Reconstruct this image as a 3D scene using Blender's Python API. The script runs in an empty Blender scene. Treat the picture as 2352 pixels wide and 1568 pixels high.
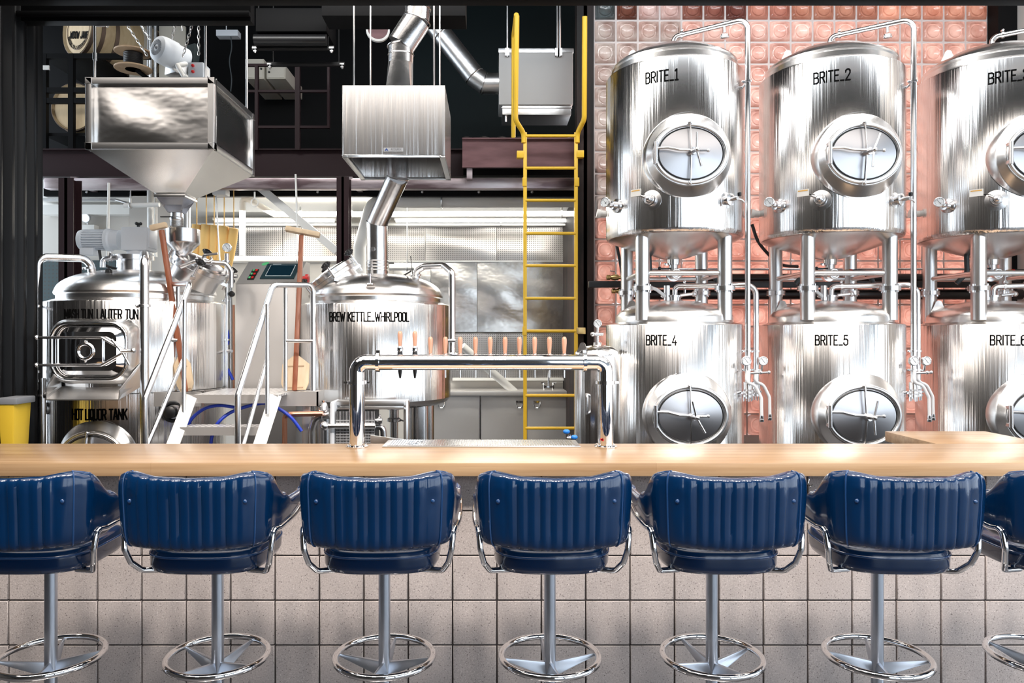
import bpy, bmesh, math, random
from math import pi, sin, cos, tan, asin, atan2, sqrt, radians as R
from mathutils import Vector, Matrix
random.seed(7)
S = bpy.context.scene
COL = S.collection

# ------------------------------------------------------------------ camera, sky, lights, exposure
F, CX, CY, ZC = 1700.0, 1125.0, 770.0, 1.625      # focal length in px of the 2352 px frame, vanishing point, eye height
cam_d = bpy.data.cameras.new('camera'); cam = bpy.data.objects.new('camera', cam_d); COL.objects.link(cam)
cam.location = (0, 0, ZC); cam.rotation_euler = (R(90), 0, 0)
cam_d.sensor_width = 36; cam_d.lens = 36*F/2352
cam_d.shift_x = (1176-CX)/2352; cam_d.shift_y = -(784-CY)/2352
cam_d.clip_start = .05; cam_d.clip_end = 100
S.camera = cam
W = bpy.data.worlds.new('world'); S.world = W; W.use_nodes = True
bg = W.node_tree.nodes['Background']; bg.inputs[0].default_value = (.80, .90, 1, 1); bg.inputs[1].default_value = 2.6
S.view_settings.view_transform = 'Standard'; S.view_settings.look = 'None'; S.view_settings.gamma = 1
S.view_settings.use_curve_mapping = False; S.view_settings.exposure = .5
def area(name, loc, rot, sx, sy, power, col):
    d = bpy.data.lights.new(name, 'AREA'); d.shape = 'RECTANGLE'; d.size = sx; d.size_y = sy; d.energy = power; d.color = col
    o = bpy.data.objects.new(name, d); COL.objects.link(o); o.location = loc; o.rotation_euler = [R(a) for a in rot]; return o
area('lamp_over_stools', (.2, 2.3, 4.5), (0, 0, 0), 9, 3.2, 150, (1, .91, .83))
for i, x in enumerate((-2.6, -1.3, 0, 1.3, 2.6, 3.9)):               # track spots washing the front of the bar
    d = bpy.data.lights.new('track_spot', 'SPOT'); d.energy = 250; d.color = (1, .90, .82); d.spot_size = R(76); d.spot_blend = .8; d.shadow_soft_size = .22
    o = bpy.data.objects.new('track_spot', d); COL.objects.link(o); o.location = (x, 1.0, 4.3)
    o.rotation_euler = (Vector((x, 3.33, .35))-o.location).to_track_quat('-Z', 'Y').to_euler()
area('lamp_over_brites', (2.6, 4.7, 4.9), (8, 0, 0), 4, .6, 55, (1, .97, .94))
area('fill_over_kettles', (-1.4, 4.6, 4.7), (8, 0, 0), 3.8, .6, 60, (1, .95, .88))  # unseen fill, added to put bright patches on the kettle domes
area('lamp_under_mezzanine', (-.6, 8.2, 3.02), (0, 0, 0), 5.0, .3, 110, (1, .96, .87))
area('lamp_behind_blocks', (2.9, 7.6, 2.9), (-90, 0, 0), 3.8, 4.0, 140, (1, .74, .64))

# ------------------------------------------------------------------ materials
def mk(name, col, rough=.5, metal=0., **k):
    m = bpy.data.materials.new(name); m.use_nodes = True
    b = m.node_tree.nodes['Principled BSDF']
    b.inputs['Base Color'].default_value = (*col, 1); b.inputs['Roughness'].default_value = rough; b.inputs['Metallic'].default_value = metal
    for a, v in k.items(): b.inputs[a.replace('_', ' ')].default_value = v
    m['b'] = 1
    return m
def nodes(m): return m.node_tree.nodes, m.node_tree.links, m.node_tree.nodes['Principled BSDF']
def coords(m, scale, rot=(0, 0, 0)):
    n, l, b = nodes(m); t = n.new('ShaderNodeTexCoord'); mp = n.new('ShaderNodeMapping')
    mp.inputs['Scale'].default_value = scale; mp.inputs['Rotation'].default_value = rot
    l.new(t.outputs['Object'], mp.inputs['Vector']); return mp.outputs['Vector']
def noise(m, vec, scale=1, detail=3, rough=.5):
    n, l, b = nodes(m); t = n.new('ShaderNodeTexNoise'); t.inputs['Scale'].default_value = scale; t.inputs['Detail'].default_value = detail; t.inputs['Roughness'].default_value = rough
    l.new(vec, t.inputs['Vector']); return t.outputs['Fac']
def ramp(m, fac, stops):
    n, l, b = nodes(m); r = n.new('ShaderNodeValToRGB'); e = r.color_ramp.elements
    while len(e) < len(stops): e.new(.5)
    for i, (p, c) in enumerate(stops): e[i].position = p; e[i].color = (*c, 1)
    l.new(fac, r.inputs['Fac']); return r.outputs['Color']
def bump(m, h, strength, dist=.01):
    n, l, b = nodes(m); t = n.new('ShaderNodeBump'); t.inputs['Strength'].default_value = strength; t.inputs['Distance'].default_value = dist
    l.new(h, t.inputs['Height']); l.new(t.outputs['Normal'], b.inputs['Normal'])
def setcol(m, c): nodes(m)[1].new(c, nodes(m)[2].inputs['Base Color'])
def mixc(m, a, b_, f, mode='MIX'):
    n, l, b = nodes(m); x = n.new('ShaderNodeMix'); x.data_type = 'RGBA'; x.blend_type = mode
    for i, v in ((0, f), (6, a), (7, b_)):
        if isinstance(v, (int, float)): x.inputs[i].default_value = v
        elif isinstance(v, tuple): x.inputs[i].default_value = (*v, 1)
        else: l.new(v, x.inputs[i])
    return x.outputs[2]
def steel(name, col, rough, bs, vs=(7, 7, .25), dist=.01):
    m = mk(name, col, rough, 1); v = coords(m, vs); bump(m, noise(m, v, 1, 4, .6), bs, dist); return m
M = {}
M['tank'] = steel('tank_steel', (.83, .815, .80), .19, .45, (17, 17, .22), .016)
M['dome'] = steel('dome_steel', (.82, .81, .80), .27, .05, (3, 3, 3))
M['steel'] = steel('brushed_steel', (.76, .755, .75), .30, .06, (5, 5, 5))
M['sheet'] = steel('sheet_steel', (.70, .69, .68), .22, .35, (1.3, 1.3, 2.2), .03)
M['galv'] = steel('galvanised_steel', (.66, .66, .66), .33, .3, (9, 9, 9))
M['duct'] = steel('duct_steel', (.62, .61, .61), .24, .25, (6, 6, 6))
M['tube'] = mk('satin_tube_steel', (.80, .80, .81), .24, 1)
M['chrome'] = mk('chrome', (.86, .86, .87), .05, 1)
M['pole'] = mk('satin_aluminium', (.60, .64, .71), .33, 1)
M['wallf'] = mk('warm_grey_wall', (.11, .10, .09), .7)
M['hood_'] = steel('hood_steel', (.84, .83, .825), .22, .6, (13, 13, .25), .02)
M['console'] = mk('satin_console_steel', (.66, .64, .62), .42, .75)
M['ceil'] = mk('grey_ceiling_paint', (.30, .31, .32), .7)
M['black'] = mk('black_paint', (.004, .004, .0045), .6, Specular_IOR_Level=.12)
M['blackm'] = mk('black_plastic', (.01, .01, .011), .35)
M['lett'] = mk('black_vinyl_lettering', (.003, .003, .003), .7, Specular_IOR_Level=.05)
M['corr'] = mk('black_corrugated_paint', (.004, .004, .0045), .42, Specular_IOR_Level=.2)
M['teal'] = mk('dark_teal_paint', (.0035, .010, .0115), .6, Specular_IOR_Level=.2)
M['maroon'] = mk('maroon_primer_steel', (.022, .009, .011), .5, Specular_IOR_Level=.25)
M['maroonl'] = mk('worn_maroon_primer', (.16, .078, .082), .5, Specular_IOR_Level=.3)
v = coords(M['maroonl'], (2, 2, 9)); setcol(M['maroonl'], ramp(M['maroonl'], noise(M['maroonl'], v, 1.5, 5), [(.35, (.12, .056, .06)), (.62, (.19, .095, .10))]))
M['darkcol'] = mk('dark_column_steel', (.017, .013, .013), .55, Specular_IOR_Level=.2)
v = coords(M['darkcol'], (6, 6, 1.2)); setcol(M['darkcol'], ramp(M['darkcol'], noise(M['darkcol'], v, 1, 5), [(.4, (.010, .009, .009)), (.7, (.045, .026, .022))]))
M['beam'] = mk('mottled_beam_steel', (.5, .44, .45), .33, .6)
v = coords(M['beam'], (1.2, 3, 8)); setcol(M['beam'], ramp(M['beam'], noise(M['beam'], v, 1, 5), [(.40, (.16, .11, .12)), (.55, (.55, .47, .49)), (.75, (.8, .76, .76))]))
M['white'] = mk('white_paint', (.80, .79, .76), .45)
M['pvc'] = mk('white_pipe_wrap', (.86, .85, .82), .4)
M['cream'] = mk('cream_drywall', (.62, .58, .50), .7)
M['plaster'] = mk('pale_plaster', (.60, .57, .53), .75)
M['motor'] = mk('pale_grey_motor_paint', (.62, .65, .69), .35)
M['yellow'] = mk('yellow_enamel', (.80, .50, .03), .35)
M['yellowbag'] = mk('yellow_fabric', (1, .64, .22), .6)
M['yellowbin'] = mk('yellow_plastic', (.72, .48, .04), .4)
M['copper'] = mk('copper_pipe', (.75, .36, .23), .3, 1)
M['brass'] = mk('brass', (.62, .45, .2), .3, 1)
M['bluehose'] = mk('blue_hose', (.01, .04, .42), .35)
M['blueknob'] = mk('blue_plastic', (.02, .2, .65), .35)
M['rubber'] = mk('grey_rubber_hose', (.03, .04, .045), .45)
M['clearhose'] = mk('clear_hose', (.72, .73, .74), .25)
M['red'] = mk('red_plastic', (.6, .02, .02), .4)
M['green'] = mk('green_sticker', (.1, .5, .2), .5)
M['glassface'] = mk('gauge_face', (.75, .78, .80), .15)
M['needle'] = mk('gauge_needle', (.02, .02, .02), .5)
M['screen'] = mk('dark_touch_screen', (.006, .025, .04), .12)
M['bezel'] = mk('screen_bezel', (.02, .045, .055), .3)
M['line'] = mk('pale_print', (.55, .6, .62), .5)
M['tag'] = mk('white_paper_tag', (.8, .78, .74), .6)
M['tago'] = mk('orange_tag_stripe', (.75, .42, .1), .6)
M['plate'] = mk('silver_name_plate', (.62, .63, .65), .35, .6)
M['logo'] = mk('blue_logo_print', (.02, .07, .3), .5)
M['gprint'] = mk('grey_print', (.22, .23, .25), .5)
def woodmat(name, c0, c1, sc, rough=.4, coat=0.):
    m = mk(name, c0, rough); v = coords(m, sc); f = noise(m, v, 1, 6, .6)
    setcol(m, ramp(m, f, [(.3, c0), (.7, c1)])); m.node_tree.nodes['Principled BSDF'].inputs['Coat Weight'].default_value = coat
    m.node_tree.nodes['Principled BSDF'].inputs['Coat Roughness'].default_value = .27
    return m
M['oak'] = woodmat('oiled_oak', (.39, .24, .122), (.55, .375, .215), (1.1, 30, 45), .36, .55)
n_, l_, b_ = nodes(M['oak'])
br = n_.new('ShaderNodeTexBrick'); br.offset = .37; br.inputs['Scale'].default_value = 1; br.inputs['Brick Width'].default_value = 2.2; br.inputs['Row Height'].default_value = .045
br.inputs['Mortar Size'].default_value = .0006; br.inputs['Color1'].default_value = (1, 1, 1, 1); br.inputs['Color2'].default_value = (.86, .83, .80, 1); br.inputs['Mortar'].default_value = (.7, .62, .55, 1)
vv = n_.new('ShaderNodeTexCoord'); l_.new(vv.outputs['Object'], br.inputs['Vector'])
src = b_.inputs['Base Color'].links[0].from_socket
setcol(M['oak'], mixc(M['oak'], src, br.outputs['Color'], 1.0, 'MULTIPLY'))
M['redwood'] = woodmat('reddish_hardwood', (.22, .065, .03), (.36, .12, .06), (40, 40, 3), .35)
M['palewood'] = woodmat('pale_maple', (.62, .46, .29), (.74, .58, .40), (20, 20, 2), .5)
M['handle'] = woodmat('turned_beech', (.50, .24, .15), (.62, .34, .23), (60, 60, 6), .4, .2)
M['barrel'] = woodmat('barrel_oak', (.42, .30, .16), (.62, .48, .29), (4, 18, 4), .6)
M['barrelhead'] = woodmat('barrel_head_oak', (.60, .42, .23), (.78, .60, .37), (9, 9, 2), .6)
M['galvp'] = mk('pale_sheet_metal', (.42, .42, .42), .6, .15)
M['hoop'] = mk('barrel_hoop', (.16, .11, .08), .5, .5)
M['reelwood'] = woodmat('reel_plywood', (.38, .25, .15), (.48, .33, .2), (10, 10, 10), .6)
# glossy blue vinyl
M['vinyl'] = mk('glossy_blue_vinyl', (.0004, .019, .070), .19, Coat_Weight=.5, Coat_Roughness=.06)
v = coords(M['vinyl'], (9, 9, 9)); bump(M['vinyl'], noise(M['vinyl'], v, 1, 2), .12, .02)
M['piping'] = mk('blue_vinyl_piping', (.012, .05, .15), .18, Coat_Weight=.6)
# speckled concrete tile
m = M['tile'] = mk('speckled_concrete_block', (.4, .36, .33), .62)
v = coords(m, (1, 1, 1)); f1 = noise(m, v, 150, 4, .8); f2 = noise(m, v, 5, 3)
c = ramp(m, f1, [(.30, (.10, .085, .082)), (.41, (.44, .39, .37)), (.59, (.52, .465, .445)), (.70, (.82, .77, .73))])
n, l, b = nodes(m); vo = n.new('ShaderNodeTexVoronoi'); vo.inputs['Scale'].default_value = 70; l.new(v, vo.inputs['Vector'])
dots = ramp(m, vo.outputs['Distance'], [(.10, (.12, .10, .095)), (.19, (1, 1, 1))])
c = mixc(m, c, dots, .75, 'MULTIPLY'); c = mixc(m, c, ramp(m, f2, [(.3, (.86, .86, .86)), (.7, (1, 1, 1))]), 1., 'MULTIPLY'); setcol(m, c)
bump(m, f1, .25, .004)
M['grout'] = mk('dark_grout', (.06, .05, .048), .8)
# glass blocks: salmon glow from behind is put into their colour, besides the lamp
m = M['gblock'] = mk('salmon_glow_glass_block', (.62, .36, .28), .09, Coat_Weight=.5)
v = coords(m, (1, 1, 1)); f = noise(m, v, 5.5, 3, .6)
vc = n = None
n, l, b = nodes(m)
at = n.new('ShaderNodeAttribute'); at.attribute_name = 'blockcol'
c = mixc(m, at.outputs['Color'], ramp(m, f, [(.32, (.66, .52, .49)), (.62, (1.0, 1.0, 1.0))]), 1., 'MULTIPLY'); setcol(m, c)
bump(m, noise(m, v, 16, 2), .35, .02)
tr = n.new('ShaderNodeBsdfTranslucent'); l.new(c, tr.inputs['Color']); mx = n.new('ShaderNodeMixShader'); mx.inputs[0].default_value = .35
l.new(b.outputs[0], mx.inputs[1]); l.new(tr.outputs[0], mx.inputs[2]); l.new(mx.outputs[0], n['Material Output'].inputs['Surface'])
M['mortar'] = mk('pale_mortar', (.62, .56, .54), .7)
M['plexi'] = mk('smoked_plexiglass', (.55, .55, .60), .08, Transmission_Weight=.75)
def perf(name, col, metal, rough, sc, hole):
    m = mk(name, col, rough, metal); n, l, b = nodes(m); v = coords(m, (sc, sc, sc))
    sx = n.new('ShaderNodeSeparateXYZ'); l.new(v, sx.inputs[0]); outs = []
    for ax in ('X', 'Z'):
        fr = n.new('ShaderNodeMath'); fr.operation = 'FRACT'; l.new(sx.outputs[ax], fr.inputs[0])
        sb = n.new('ShaderNodeMath'); sb.operation = 'SUBTRACT'; l.new(fr.outputs[0], sb.inputs[0]); sb.inputs[1].default_value = .5
        sq = n.new('ShaderNodeMath'); sq.operation = 'MULTIPLY'; l.new(sb.outputs[0], sq.inputs[0]); l.new(sb.outputs[0], sq.inputs[1]); outs.append(sq.outputs[0])
    ad = n.new('ShaderNodeMath'); ad.operation = 'ADD'; l.new(outs[0], ad.inputs[0]); l.new(outs[1], ad.inputs[1])
    g = n.new('ShaderNodeMath'); g.operation = 'GREATER_THAN'; l.new(ad.outputs[0], g.inputs[0]); g.inputs[1].default_value = hole
    setcol(m, mixc(m, (.03, .03, .03), col, g.outputs[0])); 
    mu = n.new('ShaderNodeMath'); mu.operation = 'MULTIPLY'; mu.inputs[1].default_value = metal; l.new(g.outputs[0], mu.inputs[0]); l.new(mu.outputs[0], b.inputs['Metallic'])
    return m
M['perf'] = perf('perforated_steel_sheet', (.66, .64, .63), .9, .28, 40, .045)
M['perfg'] = perf('dark_green_pegboard', (.02, .045, .05), 0, .5, 22, .04)
M['grate'] = perf('punched_tread_steel', (.82, .81, .80), .35, .3, 26, .05)
# tread and tray patterns lie in the X-Y plane
for k in ('grate',):
    n, l, b = nodes(M[k]); mp = [x for x in n if x.type == 'MAPPING'][0]; mp.inputs['Rotation'].default_value = (R(90), 0, 0)
M['floor'] = mk('grey_concrete_floor', (.05, .05, .055), .4)

# ------------------------------------------------------------------ mesh helpers
def P(px, py, Y): return Vector(((px-CX)*Y/F, Y, ZC-(py-CY)*Y/F))
WL = {}                                                             # world location of each root
def tag(o, label=None, cat=None, group=None, kind=None):
    for k, v in (('label', label), ('category', cat), ('group', group), ('kind', kind)):
        if v: o[k] = v
    return o
def thing(name, loc, label, cat, group=None):
    o = bpy.data.objects.new(name, None); COL.objects.link(o); o.location = loc; o.empty_display_size = .1; WL[o] = Vector(loc)
    return tag(o, label, cat, group)
def fillet(pts, rad, n=6, closed=False):
    pts = [Vector(p) for p in pts]; out = []; N = len(pts)
    for i, p in enumerate(pts):
        if not closed and i in (0, N-1): out.append(p); continue
        a, b = pts[i-1]-p, pts[(i+1) % N]-p; la, lb = a.length, b.length
        if la < 1e-6 or lb < 1e-6: continue
        a /= la; b /= lb; ang = a.angle(b)
        if ang > pi-.03: out.append(p); continue
        d = min(rad/tan(ang/2), la*.49, lb*.49); r = d*tan(ang/2)
        c = p+(a+b).normalized()*(r/sin(ang/2)); s0 = p+a*d-c; s1 = p+b*d-c
        tot = s0.angle(s1); ax = s0.cross(s1)
        if ax.length < 1e-9: out.append(p); continue
        ax.normalize()
        for k in range(n+1): out.append(c+Matrix.Rotation(tot*k/n, 3, ax) @ s0)
    return out
class MB:
    def __init__(s): s.v = []; s.f = []
    def add(s, vs, fs):
        o = len(s.v); s.v += [Vector(x) for x in vs]; s.f += [tuple(i+o for i in f) for f in fs]; return s
    def bx(s, x0, x1, y0, y1, z0, z1):
        return s.add([(x0,y0,z0),(x1,y0,z0),(x1,y1,z0),(x0,y1,z0),(x0,y0,z1),(x1,y0,z1),(x1,y1,z1),(x0,y1,z1)],
                     [(0,3,2,1),(4,5,6,7),(0,1,5,4),(1,2,6,5),(2,3,7,6),(3,0,4,7)])
    def bar(s, p0, p1, w, h, up=(0, 0, 1)):                         # a rectangular bar between two points
        p0, p1 = Vector(p0), Vector(p1); d = (p1-p0).normalized(); u = Vector(up)
        if abs(d.dot(u)) > .98: u = Vector((0, 1, 0))
        a = d.cross(u).normalized()*w/2; b = a.cross(d).normalized()*h/2
        vs = [p+sa*a+sb*b for p in (p0, p1) for sa, sb in ((-1,-1),(1,-1),(1,1),(-1,1))]
        return s.add(vs, [(0,1,2,3),(7,6,5,4),(0,4,5,1),(1,5,6,2),(2,6,7,3),(3,7,4,0)])
    def tube(s, pts, r, n=12, closed=False, fil=0, cap=True, fn=6, flat=1.):
        pts = fillet(pts, fil, fn, closed) if fil else [Vector(p) for p in pts]
        N = len(pts); T = []
        for i in range(N):
            a = pts[i-1] if (i or closed) else pts[i]; b = pts[(i+1) % N] if (i < N-1 or closed) else pts[i]
            t = b-a
            T.append(t.normalized() if t.length > 1e-9 else (T[-1] if T else Vector((0, 0, 1))))
        u = T[0].orthogonal().normalized()
        if flat != 1.: u = T[0].cross(Vector((0, 1, 0))).normalized()
        base = len(s.v); rr = r if isinstance(r, (list, tuple)) else [r]*N
        for i in range(N):
            if i:
                q = T[i-1].rotation_difference(T[i]); u = q @ u; u = (u-T[i]*u.dot(T[i])).normalized()
            w = T[i].cross(u)
            for k in range(n):
                a = 2*pi*k/n; s.v.append(pts[i]+(u*cos(a)+w*sin(a)*flat)*rr[i])
        for i in range(N if closed else N-1):
            j = (i+1) % N
            for k in range(n):
                k2 = (k+1) % n; s.f.append((base+i*n+k, base+i*n+k2, base+j*n+k2, base+j*n+k))
        if cap and not closed:
            s.f.append(tuple(base+k for k in reversed(range(n)))); s.f.append(tuple(base+(N-1)*n+k for k in range(n)))
        return s
    def cyl(s, p0, p1, r0, r1=None, n=24):
        r1 = r0 if r1 is None else r1; return s.tube([p0, p1], [r0, r1], n)
    def lathe(s, prof, c=(0, 0, 0), ax=(0, 0, 1), n=48, sx=1., sy=1., u=None, cap=True):
        c = Vector(c); ax = Vector(ax).normalized(); u = Vector(u).normalized() if u else ax.orthogonal().normalized()
        if abs(ax.z) > .999 and not sx != 1: u = Vector((1, 0, 0))
        w = ax.cross(u); base = len(s.v); m = len(prof)
        for r, h in prof:
            for k in range(n):
                a = 2*pi*k/n; s.v.append(c+ax*h+(u*cos(a)*sx+w*sin(a)*sy)*r)
        for i in range(m-1):
            for k in range(n):
                k2 = (k+1) % n; s.f.append((base+i*n+k, base+i*n+k2, base+(i+1)*n+k2, base+(i+1)*n+k))
        if cap and prof[0][0] > 1e-6: s.f.append(tuple(base+k for k in reversed(range(n))))
        if cap and prof[-1][0] > 1e-6: s.f.append(tuple(base+(m-1)*n+k for k in range(n)))
        return s
    def ball(s, c, r, n=14, sc=(1, 1, 1)):
        o = len(s.v); s.lathe([(max(r*sin(pi*i/8), 1e-7), -r*cos(pi*i/8)) for i in range(9)], c, n=n)
        c = Vector(c)
        for i in range(o, len(s.v)):
            d = s.v[i]-c; s.v[i] = c+Vector((d.x*sc[0], d.y*sc[1], d.z*sc[2]))
        return s
    def torus(s, c, Rr, r, ax=(0, 0, 1), n=40, m=10, sx=1., sy=1., u=None):
        c = Vector(c); ax = Vector(ax).normalized(); u = Vector(u).normalized() if u else ax.orthogonal().normalized(); w = ax.cross(u)
        return s.tube([c+(u*cos(2*pi*k/n)*sx+w*sin(2*pi*k/n)*sy)*Rr for k in range(n)], r, m, closed=True)
    def prism(s, poly, o, u, v, th):                                # polygon in the (u, v) plane at o, thickened by vector th
        o, u, v, th = Vector(o), Vector(u), Vector(v), Vector(th); n = len(poly)
        vs = [o+u*a+v*b for a, b in poly]; vs += [p+th for p in vs]
        return s.add(vs, [tuple(range(n)), tuple(reversed(range(n, 2*n)))]+[(i, i+n, (i+1) % n+n, (i+1) % n) for i in range(n)])
    def grid(s, fn, nu, nv, closed_u=False):
        base = len(s.v); mu = nu if closed_u else nu+1
        for i in range(mu):
            for j in range(nv+1): s.v.append(Vector(fn(i/nu, j/nv)))
        for i in range(nu):
            i2 = (i+1) % mu
            for j in range(nv): s.f.append((base+i*(nv+1)+j, base+i2*(nv+1)+j, base+i2*(nv+1)+j+1, base+i*(nv+1)+j+1))
        return s
    def build(s, name, mat, parent=None, smooth=38, bev=0., seg=2, loc=None, norm=True):
        me = bpy.data.meshes.new(name); off = WL[parent] if parent else Vector(loc or (0, 0, 0))
        me.from_pydata([tuple(v-off) for v in s.v], [], s.f)
        bm = bmesh.new(); bm.from_mesh(me)
        bmesh.ops.remove_doubles(bm, verts=bm.verts, dist=1e-6)
        if norm: bmesh.ops.recalc_face_normals(bm, faces=bm.faces)
        if bev:
            es = [e for e in bm.edges if len(e.link_faces) == 2 and e.calc_face_angle(0) > .5]
            bmesh.ops.bevel(bm, geom=es, offset=bev, segments=seg, affect='EDGES', clamp_overlap=True, profile=.6)
        bm.to_mesh(me); bm.free()
        if smooth:
            me.polygons.foreach_set('use_smooth', [True]*len(me.polygons)); me.set_sharp_from_angle(angle=R(smooth))
        me.materials.append(M[mat] if isinstance(mat, str) else mat)
        o = bpy.data.objects.new(name, me); COL.objects.link(o)
        if parent: o.parent = parent; WL[o] = WL[parent]
        else: o.location = off; WL[o] = Vector(off)
        return o
def one(mb, name, mat, label, cat, group=None, **k):                # a thing that is one mesh, its origin at its own centre
    c = sum(mb.v, Vector())/len(mb.v); c.z = min(v.z for v in mb.v)
    return tag(mb.build(name, mat, loc=c, **k), label, cat, group)
def struct(mb, name, mat, **k): return tag(mb.build(name, mat, **k), kind='structure')
def copy_tree(o, parent=None):
    c = o.copy(); COL.objects.link(c); c.parent = parent
    for ch in list(o.children): copy_tree(ch, c)
    return c
# stroke lettering, 0..1 high, narrow rounded-rectangle capitals
def rr_(x0, x1, y0, y1, r=.16, parts='all'):
    pts = []
    for cx, cy, a0 in ((x1-r, y1-r, 0), (x0+r, y1-r, 90), (x0+r, y0+r, 180), (x1-r, y0+r, 270)):
        pts += [(cx+r*cos(R(a0+t)), cy+r*sin(R(a0+t))) for t in (0, 30, 60, 90)]
    return pts+[pts[0]]
w_ = .40
GL = {
 'A': (.44, [[(0,0),(.17,1),(.25,1),(.42,0)], [(.07,.3),(.35,.3)]]), 'B': (.40, [[(0,0),(0,1),(.24,1),(.36,.9),(.36,.64),(.24,.53),(.38,.42),(.38,.1),(.26,0),(0,0)], [(0,.53),(.24,.53)]]),
 'C': (.38, [[(.36,.72),(.36,.88),(.24,1),(.12,1),(0,.88),(0,.12),(.12,0),(.24,0),(.36,.12),(.36,.28)]]), 'D': (.40, [[(0,0),(0,1),(.24,1),(.38,.86),(.38,.14),(.24,0),(0,0)]]),
 'E': (.34, [[(.33,1),(0,1),(0,0),(.33,0)], [(0,.52),(.28,.52)]]), 'H': (.40, [[(0,0),(0,1)], [(.38,0),(.38,1)], [(0,.52),(.38,.52)]]), 'I': (.02, [[(0,0),(0,1)]]),
 'J': (.36, [[(.34,1),(.34,.12),(.24,0),(.10,0),(0,.12),(0,.26)]]), 'K': (.40, [[(0,0),(0,1)], [(.38,1),(.02,.42)], [(.13,.58),(.40,0)]]), 'L': (.32, [[(0,1),(0,0),(.31,0)]]),
 'M': (.54, [[(0,0),(0,1),(.26,.3),(.52,1),(.52,0)]]), 'N': (.42, [[(0,0),(0,1),(.40,0),(.40,1)]]), 'O': (.38, [rr_(0,.38,0,1)]), 'P': (.38, [[(0,0),(0,1),(.26,1),(.37,.88),(.37,.56),(.26,.44),(0,.44)]]),
 'Q': (.38, [rr_(0,.38,0,1), [(.2,.22),(.42,-.06)]]), 'R': (.40, [[(0,0),(0,1),(.26,1),(.37,.88),(.37,.60),(.26,.48),(0,.48)], [(.2,.48),(.39,0)]]),
 'S': (.38, [[(.36,.76),(.36,.88),(.24,1),(.12,1),(0,.88),(0,.64),(.36,.40),(.36,.12),(.24,0),(.12,0),(0,.12),(0,.26)]]), 'T': (.38, [[(0,1),(.38,1)], [(.19,0),(.19,1)]]),
 'U': (.38, [[(0,1),(0,.12),(.12,0),(.26,0),(.38,.12),(.38,1)]]), 'W': (.58, [[(0,1),(.14,0),(.29,.8),(.44,0),(.58,1)]]), 'X': (.40, [[(0,0),(.38,1)], [(0,1),(.38,0)]]),
 '_': (.30, [[(0,0),(.30,0)]]), ' ': (.16, []), '1': (.26, [[(.02,.86),(.16,1),(.16,0)], [(0,0),(.28,0)]]), '2': (.38, [[(0,.74),(0,.88),(.12,1),(.26,1),(.37,.88),(.37,.66),(0,0),(.38,0)]]),
 '3': (.38, [[(0,.78),(0,.9),(.12,1),(.26,1),(.37,.9),(.37,.64),(.24,.53),(.38,.42),(.38,.12),(.26,0),(.12,0),(0,.12),(0,.24)], [(.12,.53),(.24,.53)]]), '4': (.40, [[(.30,0),(.30,.46)], [(.26,1),(0,.26),(.40,.26)]]),
 '5': (.38, [[(.35,1),(.04,1),(.02,.56),(.12,.62),(.26,.62),(.37,.5),(.37,.12),(.26,0),(.12,0),(0,.12),(0,.24)]]), '6': (.38, [[(.36,.78),(.36,.88),(.24,1),(.12,1),(0,.88),(0,.12),(.12,0),(.26,0),(.37,.12),(.37,.48),(.26,.58),(.12,.58),(0,.48)]]),
 '&': (.4, [[(.38,0),(.06,.8),(.16,1),(.28,.86),(.02,.3),(.1,0),(.24,0),(.38,.36)]]), '7': (.36, [[(0,1),(.36,1),(.1,0)]]), ',': (.1, [[(.05,.05),(0,-.15)]]), '.': (.1, [[(0,0),(.05,0)]]),
}
def text_width(t, gap=.13): return sum(GL[c][0]+gap for c in t)-gap
def lettering(t, h, fn, wscale=1., sw=.085, gap=.13):               # fn maps (u, v) metres, centred, to a point
    mb = MB(); W0 = text_width(t, gap)*wscale; x = -W0/2; s2 = sw/2
    for c in t:
        gw, sts = GL[c]
        for st in sts:
            for (a, b) in zip(st, st[1:]):
                dx, dy = (b[0]-a[0])*wscale, b[1]-a[1]; L = sqrt(dx*dx+dy*dy) or 1
                ex, ey = dx/L*s2*.8, dy/L*s2*.8; nx, ny = -dy/L*s2, dx/L*s2
                ax, ay, bx_, by = x+a[0]*wscale-ex, a[1]-ey, x+b[0]*wscale+ex, b[1]+ey
                q = [(ax+nx, ay+ny), (ax-nx, ay-ny), (bx_-nx, by-ny), (bx_+nx, by+ny)]
                mb.add([fn(u*h, (v_-.5)*h) for u, v_ in q], [(0, 1, 2, 3)])
        x += (gw+gap)*wscale
    return mb
def on_cyl(c, r, ang, z, lift=.0025):                               # ang 0 faces the viewer (-Y), positive to the right
    return lambda u, v: Vector((c[0]+(r+lift)*sin(ang+u/r), c[1]-(r+lift)*cos(ang+u/r), z+v))
def surf(px, py, c, r):                                             # where the sight line through a pixel meets an upright cylinder
    d = Vector(((px-CX)/F, 1, -(py-CY)/F)); a = d.x**2+1; b = -2*(d.x*c[0]+c[1]); cc = c[0]**2+c[1]**2-r*r
    t = (-b-sqrt(b*b-4*a*cc))/(2*a); p = d*t; return atan2(p.x-c[0], -(p.y-c[1])), ZC+p.z

# ------------------------------------------------------------------ the setting
struct(MB().bx(-7, 8, -4.2, 11, -.06, 0), 'floor', 'floor')
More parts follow.
